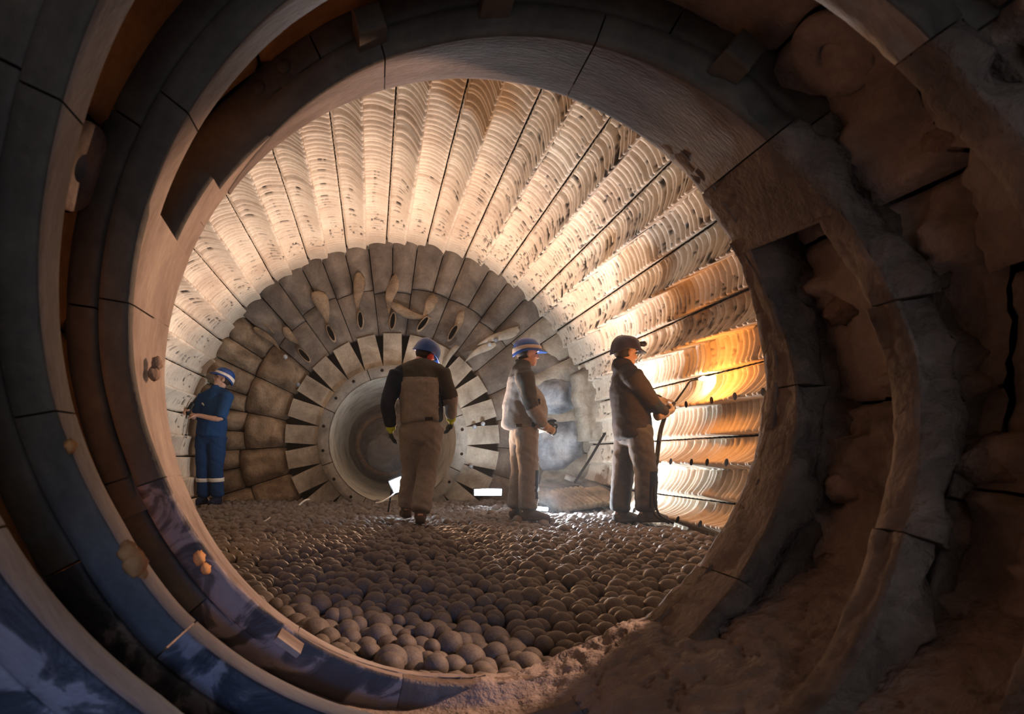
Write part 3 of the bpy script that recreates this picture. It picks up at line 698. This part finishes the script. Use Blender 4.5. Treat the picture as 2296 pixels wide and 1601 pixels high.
def helmet(o, c, H, mat, stripe, lamp=False, k=1.0):
    c = np.array(c)
    n = 40; an = np.linspace(0, 2 * PI, n, endpoint=False); sn = np.sin(an)
    front = np.clip(sn, 0, 1) ** 3; back = np.clip(-sn, 0, 1) ** 2
    a, b, h = .112 * k, .137 * k, .122 * k
    def rowp(sc, z, ext=0.0, drop=0.0):
        return np.stack([a * sc * np.cos(an), b * sc * sn + ext * front, z - drop * front * 0.4 - .055 * back * (1 - np.clip(z / h, 0, 1)) ** 2], -1)
    rows = [rowp(.93, .0), rowp(.97, -.012), rowp(1.02, -.014, .066, .03), rowp(1.03, -.008, .070, .03), rowp(1.01, .006, .014), rowp(1.0, .022)]
    for q in (12, 26, 40, 54, 66, 76, 84): t = rad(q); rows.append(rowp(math.cos(t) ** .75, .022 + (h - .022) * math.sin(t)))
    L = len(rows); P = np.stack(rows, 1)
    ridge = 0.006 * np.exp(-(P[..., 0] / .018) ** 2) * (P[..., 2] > .05); P[..., 2] += ridge
    P = P.reshape(-1, 3); top = len(P); P = np.concatenate([P, [[0, 0, h + .004]]])
    f = [tuple(q) for q in gridfaces(n, L, wrap=True)] + [(i * L + L - 1, ((i + 1) % n) * L + L - 1, top) for i in range(n)]
    off = np.array([0, -.008, .038])
    ho = obj('helmet', mesh((P + off) @ H.T + c, f), mat, o)
    if stripe:
        rs = [rowp(1.035, .010, .012), rowp(1.04, .016, .008), rowp(1.03, .040, 0), rowp(.99, .044, 0)]
        P = np.stack(rs, 1).reshape(-1, 3)
        obj('stripe', mesh((P + off) @ H.T + c, gridfaces(n, 4, wrap=True)), stripe, ho)
    if lamp:
        B = Blob(); B.tube([(0, .145, .062), (0, .185, .066)], [.022, .027], tag='l', n=2, cap=.3); v = np.concatenate(B.v)
        obj('headlamp', mesh((v + off) @ H.T + c, B.f), M['steel'], ho)
        v, f2 = ellipsoid((0, .205, .066), .018, .006, .018, 12, 7); obj('lamp_lens', mesh((v + off) @ H.T + c, f2), M['white'], ho)
    return ho
def person(label, loc, J, cfg):
    """J: joints in metres from the point on the bed between the feet (x right in the mill, y along it, z up)"""
    o = None; A = {k: np.array(v, float) for k, v in J.items() if k not in ('head', 'toes')}
    sh = nrm(A['shR'] - A['shL']); fw = nrm(cfg['face'])
    hc = np.array(J['head'][0], float); H = rot3(*[rad(q) for q in J['head'][1]])
    hp = (A['hipL'] + A['hipR']) / 2; ch = (A['shL'] + A['shR']) / 2; hipax = nrm(A['hipR'] - A['hipL'])
    # one continuous body
    B = Blob()
    hl = lambda p: np.array(p) @ H.T + hc
    B.ell(hl((0, -.012, .03)), (.076, .097, .092), H); B.ell(hl((0, .028, -.035)), (.058, .064, .082), H); B.ell(hl((0, .052, -.092)), (.038, .036, .030), H)
    B.tube([hl((0, .080, .010)), hl((0, .098, -.012)), hl((0, .108, -.034))], [.009, .011, .014], ref=H[:, 0], n=3, m=8)
    B.ell(hl((0, .078, .022)), (.050, .018, .012), H)
    for s in (-1, 1): B.ell(hl((.079 * s, -.004, -.012)), (.011, .021, .032), H); B.ell(hl((.034 * s, .066, -.030)), (.022, .018, .018), H)
    B.ell(hl((0, .086, -.062)), (.024, .011, .006), H); B.ell(hl((0, .084, -.074)), (.022, .011, .007), H)
    B.tube([A['neck'] - np.array([0, 0, .05]), A['neck'], hl((0, -.018, -.07)), hl((0, -.010, .0))], [.07, .058, .055, .05], ref=sh, n=4)
    B.tube([hp + np.array([0, 0, -.02]), hp * .6 + ch * .4, hp * .25 + ch * .75, ch + np.array([0, 0, .03])], [(.15, .105), (.135, .095), (.155, .105), (.12, .08)], ref=sh)
    B.tube([A['shL'] - sh * -.02, ch + np.array([0, 0, .05]), A['shR'] - sh * .02], [.05, .06, .05], ref=fw)
    for s in 'LR':
        B.tube([A['sh' + s], A['el' + s], A['wr' + s]], [.048, .040, .027], ref=fw)
        B.tube([A['hip' + s], A['kn' + s], A['an' + s]], [.080, .055, .038], ref=hipax)
        t = np.array(J['toes']['LR'.index(s)], float)
        B.tube([A['an' + s] - nrm(t - A['an' + s]) * .04 + np.array([0, 0, -.03]), t * .45 + A['an' + s] * .55 + np.array([0, 0, -.03]), t], [.034, .036, .025], ref=hipax)
        hd = cfg['hands'][s]; hand(B, A['wr' + s], *hd)
    body = B.skin(0.0085, 2)
    o = obj('person', body, SKIN, None, loc=loc, label=label, cat='person')
    for s in (-1, 1):
        v, f = ellipsoid(hl((.030 * s, .082, .004)), .012, .008, .008, 10, 7); obj('eye', mesh(v, f), EYE, o)
    v, f = ellipsoid((0, 0, 0), .081, .085, .075, 18, 12); obj('hair', mesh((v + np.array([0, -.030, .012])) @ H.T + hc, f), HAIR, o)
    # trousers
    Bt = Blob(); z = np.array([0, 0, 1.0]); tw = cfg.get('fat', 1.0)
    Bt.tube([hp + z * .10, hp + z * .02, hp - z * .07], [(.150 * tw, .115 * tw), (.172 * tw, .132 * tw), (.165 * tw, .125)], ref=hipax, tag='seat')
    for s in 'LR':
        e = A['an' + s] * .93 + A['kn' + s] * .07
        Bt.tube([A['hip' + s], A['hip' + s] * .5 + A['kn' + s] * .5, A['kn' + s], A['kn' + s] * .45 + A['an' + s] * .55, e], [.118 * tw, .105 * tw, .092, .088, .086], ref=hipax, tag='leg' + s, n=6, cap=.25)
    me = Bt.skin(0.014, 3, cfg.get('wrinkle', .007) * 1.8, 3, (7, 22))
    Bt.paint(me, cfg['tmats'], cfg['trule']); to = obj('trousers', me, None, o)
    # jacket
    Bj = Blob(); hem = A.get('hem', hp + z * .06); jw = cfg.get('belly', 1.0)
    mid = hem * .5 + ch * .5; bl = fw * .035 * (jw - .9)
    Bj.tube([hem, hem * .75 + ch * .25 + bl, mid + bl, hem * .2 + ch * .8, ch + z * .03, A['neck'] + z * .01], [(.196 * tw, .156 * jw), (.196 * tw, .156 * jw), (.196, .150 * jw), (.200, .140), (.150, .105), (.078, .075)], ref=sh, tag='torso', n=7, m=20, cap=.15)
    Bj.tube([A['shL'] + sh * .03, ch + z * .055, A['shR'] - sh * .03], [.078, .085, .078], ref=fw, tag='yoke')
    Bj.tube([A['neck'] - z * .03, A['neck'] + z * .05 + fw * .01], [(.082, .084), (.074, .078)], ref=sh, tag='collar', cap=.2)
    for s in 'LR':
        el, wr = A['el' + s], A['wr' + s]; end = cfg.get('sleeve', 1.0)
        P = [A['sh' + s], A['sh' + s] * .45 + el * .55, el]
        r_ = [.088, .075, .068]
        if end > .3: P += [el * (1 - .55 * end) + wr * .55 * end, el * (1 - end * .88) + wr * end * .88]; r_ += [.062, .054]
        Bj.tube(P, r_, ref=fw, tag='sleeve' + s, n=6, cap=.3)
    me = Bj.skin(0.0135, 3, cfg.get('wrinkle', .007) * 1.7, 8, (7, 22))
    Bj.paint(me, cfg['jmats'], cfg['jrule']); jo = obj('jacket', me, None, o)
    # boots and gloves
    for s in 'LR':
        t = np.array(J['toes']['LR'.index(s)], float); a = A['an' + s]; fd = nrm((t - a) * np.array([1, 1, 0]))
        Bb = Blob(); side = np.cross(fd, z)
        Bb.tube([a + z * .10, a, a - z * .045 - fd * .005], [.060, .056, .056], ref=side, tag='shaft', cap=.3)
        h0 = a - fd * .045 - z * .055; 
        Bb.tube([h0, a + fd * .07 - z * .045, a + fd * .15 - z * .060, a + fd * .195 - z * .066], [(.046, .040), (.050, .048), (.052, .036), (.042, .028)], ref=side, tag='foot')
        Bb.tube([h0 - z * .03, a + fd * .07 - z * .085, a + fd * .195 - z * .085], [(.049, .016), (.052, .016), (.046, .016)], ref=side, tag='sole')
        obj('boot', Bb.skin(0.010, 2, .003, 5), cfg['boot'], o)
        if cfg.get('gloves'):
            Bg = Blob(); hd = cfg['hands'][s]; hand(Bg, A['wr' + s], *hd, inflate=.0045)
            d = nrm(hd[0]); Bg.tube([A['wr' + s] - d * .085, A['wr' + s] + d * .020], [.052, .043], tag='cuff', cap=.2)
            me = Bg.skin(0.0075, 2); Bg.paint(me, cfg['gloves'], lambda tag, q, p: 0 if tag == 'cuff' else 1 if tag == 'palm' else 2)
            obj('glove', me, None, o)
    if 'scale' in cfg: o.scale = (cfg['scale'],) * 3
    helmet(o, hc, H, cfg['helmet'], cfg.get('stripe'), cfg.get('lamp', False))
    for fn in cfg.get('extra', ()): fn(o, A, H, hc, hp, ch, fw, sh)
    return o
def cloth(name, c, r=0.85): return plain(name, c, r, bs=0.15, scale=45, var=0.22, spec=0.2)
BEIGE = cloth('beige_canvas', (0.235, 0.222, 0.215)); OLIVE = cloth('olive_grey_canvas', (0.065, 0.066, 0.064)); NAVY = cloth('navy_canvas', (0.018, 0.030, 0.055))
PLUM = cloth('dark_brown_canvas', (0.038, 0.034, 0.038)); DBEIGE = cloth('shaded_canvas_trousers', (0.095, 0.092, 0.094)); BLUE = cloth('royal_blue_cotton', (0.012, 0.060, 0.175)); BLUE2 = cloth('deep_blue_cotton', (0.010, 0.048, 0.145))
REFL = plain('reflective_tape', (0.75, 0.75, 0.72), 0.4); BOOT = cloth('dusty_boot_leather', (0.10, 0.085, 0.075)); NBOOT = cloth('navy_boot', (0.015, 0.025, 0.06))
HELM = plain('blue_helmet_shell', (0.010, 0.065, 0.30), 0.3, spec=0.5, var=0.1); HELMD = plain('dark_violet_helmet_shell', (0.035, 0.030, 0.055), 0.35, var=0.1)
STR = plain('helmet_band', (0.45, 0.38, 0.34), 0.5); STRW = plain('white_helmet_band', (0.85, 0.80, 0.76), 0.4)
LIME = cloth('lime_cuff', (0.42, 0.50, 0.04)); GLV = cloth('dark_glove', (0.03, 0.045, 0.05)); SUEDE = cloth('suede_glove', (0.40, 0.30, 0.23))
MUFF = plain('red_ear_muff', (0.55, 0.06, 0.04), 0.4)
def tab(pos, size, mat, name, up=(0, 0, 1)):
    def fn(o, A, H, hc, hp, ch, fw, sh):
        p, n, sd = pos(A, fw, sh, hp, ch); n = nrm(n); sd = nrm(sd); u = np.cross(n, sd)
        v = []
        for k, e in ((0, 1.0), (.012, 1.0), (.015, .9)):
            for a, b in ((-1, -1), (1, -1), (1, 1), (-1, 1)): v.append(p + n * (k - .004) + sd * a * size[0] / 2 * e + u * b * size[1] / 2 * e)
        f = [(8, 9, 10, 11)] + [(i + 4 * j, (i + 1) % 4 + 4 * j, (i + 1) % 4 + 4 * j + 4, i + 4 * j + 4) for j in range(2) for i in range(4)]
        obj(name, mesh(np.array(v), f, False), mat, o)
    return fn
def band(c0, c1, r, mat, name, zz=.05):
    def fn(o, A, H, hc, hp, ch, fw, sh):
        c, ax = c0(A), nrm(c1(A)); B = Blob(); B.tube([c - ax * zz / 2, c + ax * zz / 2], [r, r], ref=sh, n=3, m=24, cap=.02)
        obj(name, mesh(np.concatenate(B.v), B.f), mat, o)
    return fn
def muff(side):
    def fn(o, A, H, hc, hp, ch, fw, sh):
        v, f = ellipsoid((.088 * side, -.004, -.012), .026, .034, .042, 16, 10); obj('ear_muff', mesh(np.array(v) @ H.T + hc, f), MUFF, o)
    return fn
zv = np.array([0, 0, 1.0])
# the man walking away in the middle
def jr2(tag, q, p):
    if tag in ('yoke', 'collar'): return 1
    if tag == 'sleeveL': return 2
    if tag == 'sleeveR': return 1 if q < .42 else (2 if p[1] > .05 and q < .8 else 0)
    if p[2] > 1.355: return 1
    return 2 if p[0] > .215 else 0
person('man in a beige and dark work jacket walking away from the camera, head bowed', px(930, 1174, 6.25),
  dict(head=((.108, .13, 1.585), (-48, -30, 12)), neck=(.055, .06, 1.475), shL=(-.155, .0, 1.395), shR=(.245, .0, 1.41), elL=(-.250, -.03, 1.12), wrL=(-.222, .07, .895),
       elR=(.335, -.02, 1.165), wrR=(.352, .10, .985), hipL=(-.03, .0, .89), hipR=(.155, -.0, .89), knL=(-.025, .16, .50), anL=(-.065, .26, .13), knR=(.112, .02, .48), anR=(.045, -.12, .11),
       hem=(.065, -.005, .955), toes=((-.08, .42, .04), (.06, .06, .035))),
  dict(face=(0, 1, 0), hands={'L': ((.0, .05, -1), (1, .1, 0), (.1, 1, 0), .30), 'R': ((-.02, .10, -1), (-1, .1, 0), (-.1, 1, 0), .35)},
       tmats=[BEIGE], trule=lambda t, q, p: 0, jmats=[BEIGE, OLIVE, NAVY], jrule=jr2, boot=BOOT, gloves=[LIME, GLV, GLV], helmet=HELM, wrinkle=.008,
       extra=(tab(lambda A, fw, sh, hp, ch: (A['hem'] + np.array([.055, -.158, .015]), -fw, sh), (.07, .032), M['rubber'], 'hem_tab'), muff(1))))
# the man watching from the side
def jr3(tag, q, p):
    if tag in ('yoke', 'collar'): return 1
    if tag == 'sleeveR': return 1 if q < .50 else 0
    if tag == 'sleeveL': return 1 if q < .5 else 0
    if p[2] > 1.42: return 1
    return 2 if .01 < p[0] < .10 and p[2] < 1.2 else 0
def tr3(tag, q, p): return 1 if p[0] > .045 and .22 < p[2] < .50 else 0
person('man in a beige and dark work jacket standing sideways with hands held before him', px(1180, 1165, 6.70),
  dict(head=((.012, -.0, 1.655), (-90, 0, 0)), neck=(-.045, 0, 1.535), shL=(-.05, .19, 1.425), shR=(-.06, -.19, 1.425), elL=(.02, .24, 1.12), wrL=(.20, .10, .95),
       elR=(-.005, -.25, 1.115), wrR=(.140, -.19, .915), hipL=(-.03, .09, .90), hipR=(-.02, -.09, .90), knL=(-.04, .10, .49), anL=(-.08, .11, .10), knR=(.00, -.10, .49), anR=(-.005, -.10, .10),
       hem=(-.03, 0, .915), toes=((.08, .13, .03), (.16, -.11, .03))),
  dict(face=(1, 0, 0), hands={'L': ((1, -.2, -.3), (.2, -1, -.1), (0, 0, 1), .45), 'R': ((1, .05, -.42), (.1, 1, -.2), (.3, 0, 1), .40)},
       tmats=[BEIGE, NAVY], trule=tr3, jmats=[BEIGE, OLIVE, NAVY], jrule=jr3, boot=BOOT, gloves=[SUEDE, SUEDE, GLV], helmet=HELM, stripe=STR, belly=1.42, wrinkle=.008,
       extra=(tab(lambda A, fw, sh, hp, ch: (A['hem'] + np.array([-.085, -.185, .02]), (0, -1, 0), (1, 0, 0)), (.06, .03), M['rubber'], 'hem_tab'), )))
# the man with the torch
def jr4(tag, q, p):
    if tag == 'sleeveR' and .45 < q < .62: return 1
    return 1 if tag == 'torso' and .06 < p[0] < .16 and p[2] < 1.0 else 0
def tr4(tag, q, p): return 1 if tag == 'legR' and p[0] > .055 and .16 < p[2] < .48 else 0
f4 = nrm((1, .18, 0)); s4 = np.array([f4[1], -f4[0], 0])
person('man in dark work clothes and helmet lamp holding a burning torch with both hands', px(1425, 1174, 6.33),
  dict(head=((-.088, .0, 1.565), (-80, -4, 0)), neck=(-.130, 0, 1.445), shL=(-.075, .20, 1.335), shR=(-.105, -.19, 1.335), elL=(.115, .20, 1.185), wrL=(.285, .09, 1.125),
       elR=(.075, -.21, 1.085), wrR=(.215, -.12, 1.005), hipL=(-.03, .09, .86), hipR=(-.01, -.09, .86), knL=(-.075, .11, .47), anL=(-.105, .10, .10), knR=(.055, -.10, .47), anR=(.055, -.10, .12),
       hem=(-.02, 0, .80), toes=((.05, .15, .03), (.23, -.07, .05))),
  dict(face=f4, hands={'L': ((1, -.15, -.25), (.1, -.5, -1), (.3, -1, .2), .75), 'R': ((1, .25, .25), (.1, .6, 1), (.2, 1, .2), .75)},
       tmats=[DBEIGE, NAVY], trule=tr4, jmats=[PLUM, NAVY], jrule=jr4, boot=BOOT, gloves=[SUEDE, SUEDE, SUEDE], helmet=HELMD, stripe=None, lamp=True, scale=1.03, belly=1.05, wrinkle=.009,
       extra=(tab(lambda A, fw, sh, hp, ch: (np.array([.16, -.13, .79]), (1, -.6, 0), (.5, .8, -.3)), (.05, .08), M['rubber'], 'belt_pouch'), )))
# the man in blue
person('man in blue overalls with reflective bands looking up beside the end wall', px(473, 1131, 9.0),
  dict(head=((.165, -.02, 1.675), (107, 24, 0)), neck=(.085, 0, 1.555), shL=(.245, -.09, 1.455), shR=(-.115, .10, 1.455), elL=(.200, -.27, 1.15), wrL=(-.120, -.24, 1.185),
       elR=(-.205, -.02, 1.18), wrR=(-.235, -.21, 1.235), hipL=(.095, -.03, .90), hipR=(-.085, .03, .90), knL=(.085, -.06, .48), anL=(.095, -.03, .10), knR=(-.10, -.02, .48), anR=(-.105, .02, .10),
       hem=(.0, .0, .93), toes=((.05, -.20, .03), (-.17, -.14, .03))),
  dict(face=nrm((-.45, -.89, 0)), hands={'L': ((-1, .05, .15), (0, .4, -1), (0, -.6, .6), .55), 'R': ((-.5, -.7, .1), (.3, -.3, -1), (.7, -.5, .3), .60)},
       tmats=[BLUE2], trule=lambda t, q, p: 0, jmats=[BLUE], jrule=lambda t, q, p: 0, boot=NBOOT, helmet=HELM, stripe=STRW, sleeve=.25, belly=1.1, fat=1.12, wrinkle=.007,
       extra=(band(lambda A: A['knL'] * .62 + A['anL'] * .38, lambda A: A['knL'] - A['anL'], .103, REFL, 'reflective_band'), band(lambda A: A['knR'] * .62 + A['anR'] * .38, lambda A: A['knR'] - A['anR'], .103, REFL, 'reflective_band'),
              tab(lambda A, fw, sh, hp, ch: (ch + fw * .152 + sh * .03 - zv * .16, fw, sh + zv * .8), (.20, .018), REFL, 'placket_piping'))))

# ------------------------------------------------------------------ tools, lamps and scrap on the balls
def tube_obj(name, pts, r, mat, parent=None, n=8, m=8, **kw):
    B = Blob(); B.tube(pts, [r] * len(pts) if np.ndim(r) == 0 else r, ref=(0, 1, 0.1), n=n, m=m, cap=.4)
    return obj(name, mesh(np.concatenate(B.v), B.f), mat, parent, **kw)
def P_(x, y, d): return np.array(px(x, y, d))
def box(name, c, sx, sy, sz, mat, parent=None, rot=(0, 0, 0), bev=0.12, **kw):
    v = []; e = min(sx, sy, sz) * bev
    for z, k in ((-sz / 2, 1), (-sz / 2 + e, 0), (sz / 2 - e, 0), (sz / 2, 1)):
        for a, b in ((-1, -1), (1, -1), (1, 1), (-1, 1)): v.append((a * (sx / 2 - k * e), b * (sy / 2 - k * e), z))
    f = [(3, 2, 1, 0), (12, 13, 14, 15)] + [(i + 4 * j, (i + 1) % 4 + 4 * j, (i + 1) % 4 + 4 * j + 4, i + 4 * j + 4) for j in range(3) for i in range(4)]
    v = np.array(v) @ np.array(Euler(rot).to_matrix()).T + np.array(c)
    return obj(name, mesh(v, f, False), mat, parent, **kw)
tor = empty('cutting_torch', tuple(P_(1508, 905, 6.26)), label='long gas torch with an orange flame held against the ribbed liners', cat='torch')
inv = Matrix.Translation(-tor.location); parts = []
g0 = P_(1488, 935, 6.28); g1 = P_(1512, 903, 6.26); t0 = P_(1546, 856, 6.10); tip = P_(1562, 851, 6.01)
parts.append(tube_obj('handle', [g0, g1], .017, M['steel'], tor)); off_ = np.array([.018, 0, .012])
parts.append(tube_obj('gas_tube', [g1, g1 * .3 + t0 * .7, t0, tip], .006, M['steel'], tor)); parts.append(tube_obj('gas_tube', [g1 + off_, g1 * .3 + t0 * .7 + off_ * .7, t0 + off_ * .3, tip], .006, M['steel'], tor))
parts.append(tube_obj('nozzle', [tip, P_(1569, 850, 5.98)], [.010, .007], M['steel'], tor))
B = Blob(); B.tube([P_(1569, 850, 5.98), P_(1578, 848.5, 5.96), P_(1593, 846, 5.94)], [.012, .022, .006], n=5, m=12); parts.append(obj('flame', mesh(np.concatenate(B.v), B.f), M['flame_core'], tor))
for dx in (0, .02):
    parts.append(tube_obj('hose', [g0 + np.array([dx, 0, 0]), P_(1478, 970, 6.26) + np.array([dx, 0, 0]), P_(1468, 1030, 6.20) + np.array([dx, -.02, 0]), P_(1462, 1090, 6.14) + np.array([dx, 0, 0]), P_(1466, 1150, 6.08) + np.array([dx * 2, 0, 0]), P_(1500, 1178, 6.05) + np.array([dx * 2, 0, .02])], .011, M['rubber'], tor))
for q in parts: q.matrix_parent_inverse = inv
# hammer-like tool in the hands of the man in blue
tl = empty('gas_lance', tuple(P_(428, 922, 8.77)), label='thin dark lance hanging from the hands of the man in blue', cat='tool'); inv = Matrix.Translation(-tl.location)
for q in (tube_obj('shaft', [P_(430, 916, 8.76), P_(422, 950, 8.76), P_(416, 980, 8.76)], .009, M['stone'], tl), tube_obj('tip', [P_(417, 975, 8.76), P_(411, 1001, 8.76)], [.017, .011], M['steel'], tl),
          tube_obj('valve_block', [P_(433, 905, 8.76), P_(420, 925, 8.76)], .035, M['steel'], tl), tube_obj('hose', [P_(420, 915, 8.78), P_(412, 940, 8.8), P_(408, 990, 8.82)], .008, M['rubber'], tl)): q.matrix_parent_inverse = inv
# floodlamp, bar lamp, small lamp
fl_ = empty('floodlight', tuple(P_(903, 1110, 7.1)), label='glaring white floodlight standing on the balls behind the walking man', cat='lamp'); inv = Matrix.Translation(-fl_.location)
c = P_(900, 1085, 7.12)
for q in (box('housing', c + np.array([0, .035, 0]), .24, .07, .17, M['steel'], fl_, (0.15, -0.35, 0)), box('lens', c, .21, .012, .14, M['lamp_white'], fl_, (0.15, -0.35, 0)),
          tube_obj('stand', [c + np.array([-.10, .05, -.05]), c + np.array([-.14, .03, -.30])], .010, M['steel'], fl_), tube_obj('stand', [c + np.array([.10, .05, -.08]), c + np.array([.13, .03, -.30])], .010, M['steel'], fl_),
          tube_obj('cable', [c + np.array([-.06, .0, -.08]), P_(880, 1110, 6.95), P_(858, 1124, 6.8), P_(842, 1128, 6.75)], .008, M['white'], fl_)): q.matrix_parent_inverse = inv
lb = empty('bar_lamp', tuple(P_(1095, 1112, 8.42)), label='white glowing bar lamp lying on the balls before the end wall', cat='lamp'); inv = Matrix.Translation(-lb.location)
c = P_(1094, 1104, 8.42)
for q in (box('housing', c + np.array([0, .03, 0]), .36, .05, .10, M['steel'], lb), box('lens', c, .34, .012, .075, M['lamp_white'], lb)): q.matrix_parent_inverse = inv
ls = empty('lamp', tuple(P_(1216, 1146, 7.28)), label='small white lamp on the balls at the heel of the sideways man', cat='lamp'); inv = Matrix.Translation(-ls.location)
c = P_(1216, 1141, 7.28)
for q in (box('housing', c + np.array([0, .025, -.01]), .13, .04, .05, M['steel'], ls), box('lens', c, .12, .02, .04, M['lamp_white'], ls, (0, .12, 0))): q.matrix_parent_inverse = inv
# scrap liner plates piled in the corner
def ridged(name, c, L, W, T_, rot, mat, label, ridges=0, seed=0):
    nu, nv = 90, 16; u, v = np.meshgrid(np.linspace(-.5, .5, nu), np.linspace(-.5, .5, nv), indexing='ij')
    h = T_ / 2 + (0.030 * np.abs(np.sin(PI * u * ridges)) ** .6 * (u < .20) if ridges else 0) + 0.016 * (fbm(u * 5 + seed, v * 5, seed) - .47)
    ew = 1 + 0.12 * (fbm(u * 3 + seed, v * 3 + 5, seed + 1) - .47)
    P = np.stack([u * L * ew, v * W * ew, h], -1).reshape(-1, 3); Q = np.stack([u * L * ew, v * W * ew, -T_ / 2 + 0 * u], -1).reshape(-1, 3)
    idx = np.arange(nu * nv).reshape(nu, nv); lp = np.concatenate([idx[:, 0], idx[-1, 1:], idx[-2::-1, -1], idx[0, -2:0:-1]]); a = lp; b = np.roll(lp, -1); n = nu * nv
    f = np.concatenate([gridfaces(nu, nv), gridfaces(nu, nv, n, flip=True), np.stack([b, a, a + n, b + n], -1)])
    Rm = np.array(Euler(rot).to_matrix())
    return obj(name, mesh(np.concatenate([P, Q]) @ Rm.T, f), mat, None, loc=c, label=label, cat='liner plate', group='scrap liner plates in the corner')
ridged('scrap_plate', P_(1300, 1118, 7.75), .84, .50, .05, (0.30, -0.10, 0.25), M['stone'], 'ridged brown scrap plate on top of the pile behind the torch man', 13, 2)
ridged('scrap_plate', P_(1285, 1100, 8.35), .80, .55, .06, (0.10, 0.10, -0.3), M['end'], 'dark flat scrap plate under the leaning bar', 0, 5)
ridged('scrap_plate', P_(1345, 1093, 8.5), .65, .6, .07, (0.25, 0.20, 0.5), M['end'], 'grey scrap plate against the liners at the back of the pile', 0, 7)
ridged('scrap_plate', P_(1232, 1115, 8.1), .62, .4, .05, (0.05, -0.10, 0.7), M['end_pale'], 'pale scrap plate lying lowest on the balls at the left of the pile', 0, 9)
ridged('scrap_plate', P_(1245, 1094, 8.75), .7, .4, .05, (0.02, 0.05, -0.1), M['stone'], 'thin brown scrap plate furthest back by the end wall', 0, 11)
pb = tube_obj('pry_bar', [P_(1288, 1082, 8.25), P_(1322, 1030, 8.5), P_(1356, 972, 8.75)], .017, M['steel']); tags(pb, 'black pry bar leaning against the broken corner plates', 'bar')
lpn = empty('leaning_plate', tuple(P_(1330, 985, 8.95)), label='tall pale broken plate with round studs standing in the corner', cat='liner plate'); inv = Matrix.Translation(-lpn.location); parts = []
q4 = [P_(1300, 838, 9.0), P_(1392, 792, 8.9), P_(1400, 985, 8.8), P_(1322, 990, 8.95)]
nu, nv = 24, 30; u, v = np.meshgrid(np.linspace(0, 1, nu), np.linspace(0, 1, nv), indexing='ij')
P = ((1 - u)[..., None] * (1 - v)[..., None] * q4[0] + u[..., None] * (1 - v)[..., None] * q4[1] + u[..., None] * v[..., None] * q4[2] + (1 - u)[..., None] * v[..., None] * q4[3])
P[..., 0] += 0.06 * (fbm(v * 6, u * 2, 71) - .47) * (u < .3); P[..., 1] += 0.09 * (fbm(u * 4, v * 6, 72) - .47)
G = P.copy(); G[..., 1] += 0.12; G[..., 0] -= .12; n = nu * nv; idx = np.arange(n).reshape(nu, nv); lp = np.concatenate([idx[:, 0], idx[-1, 1:], idx[-2::-1, -1], idx[0, -2:0:-1]]); b = np.roll(lp, -1)
ff = np.concatenate([gridfaces(nu, nv), gridfaces(nu, nv, n, flip=True), np.stack([b, lp, lp + n, b + n], -1)])
parts.append(obj('plate', mesh(np.concatenate([P.reshape(-1, 3), G.reshape(-1, 3)]), ff), M['end_pale'], lpn))
for x, y in ((1347, 815), (1360, 868), (1368, 940)):
    vv, f = ellipsoid(P_(x, y, 8.86), .062, .05, .062, 16, 9, 3, .3); parts.append(obj('stud', mesh(vv, f), M['end_pale'], lpn))
for q in parts: q.matrix_parent_inverse = inv
# small litter on the balls
lt = tube_obj('paper_scrap', [P_(588, 1172, 6.45), P_(598, 1166, 6.5), P_(606, 1160, 6.55)], [(.004, .006), (.020, .006), (.004, .006)], M['white']); tags(lt, 'small white scrap lying on the balls at the left', 'scrap')
wr_ = tube_obj('bent_wire', [P_(668, 1135, 8.4), P_(684, 1122, 8.45), P_(694, 1120, 8.5)], .012, M['white']); tags(wr_, 'pale bent wire on the balls below the dark radial plates', 'wire')
# thin dust hanging in the lit chamber
hm = bpy.data.materials.new('dust_haze'); hm.use_nodes = True; n_ = hm.node_tree; n_.nodes.remove(n_.nodes['Principled BSDF'])
vs = n_.nodes.new('ShaderNodeVolumeScatter'); vs.inputs['Density'].default_value = 0.0035; vs.inputs['Anisotropy'].default_value = 0.55; vs.inputs['Color'].default_value = (0.92, 0.95, 1, 1)
n_.links.new(vs.outputs[0], n_.nodes['Material Output'].inputs['Volume'])
a = np.linspace(0, 2 * PI, 32, endpoint=False); P = np.concatenate([cyl(a, SH - 0.2, 2.1), cyl(a, SH - 0.2, 9.3)])
tags(obj('haze', mesh(P, [tuple(range(32)), tuple(range(63, 31, -1))] + [(i, i + 32, (i + 1) % 32 + 32, (i + 1) % 32) for i in range(32)], False), hm), 'thin dust haze glowing around the lamps in the chamber', 'haze', kind='stuff')
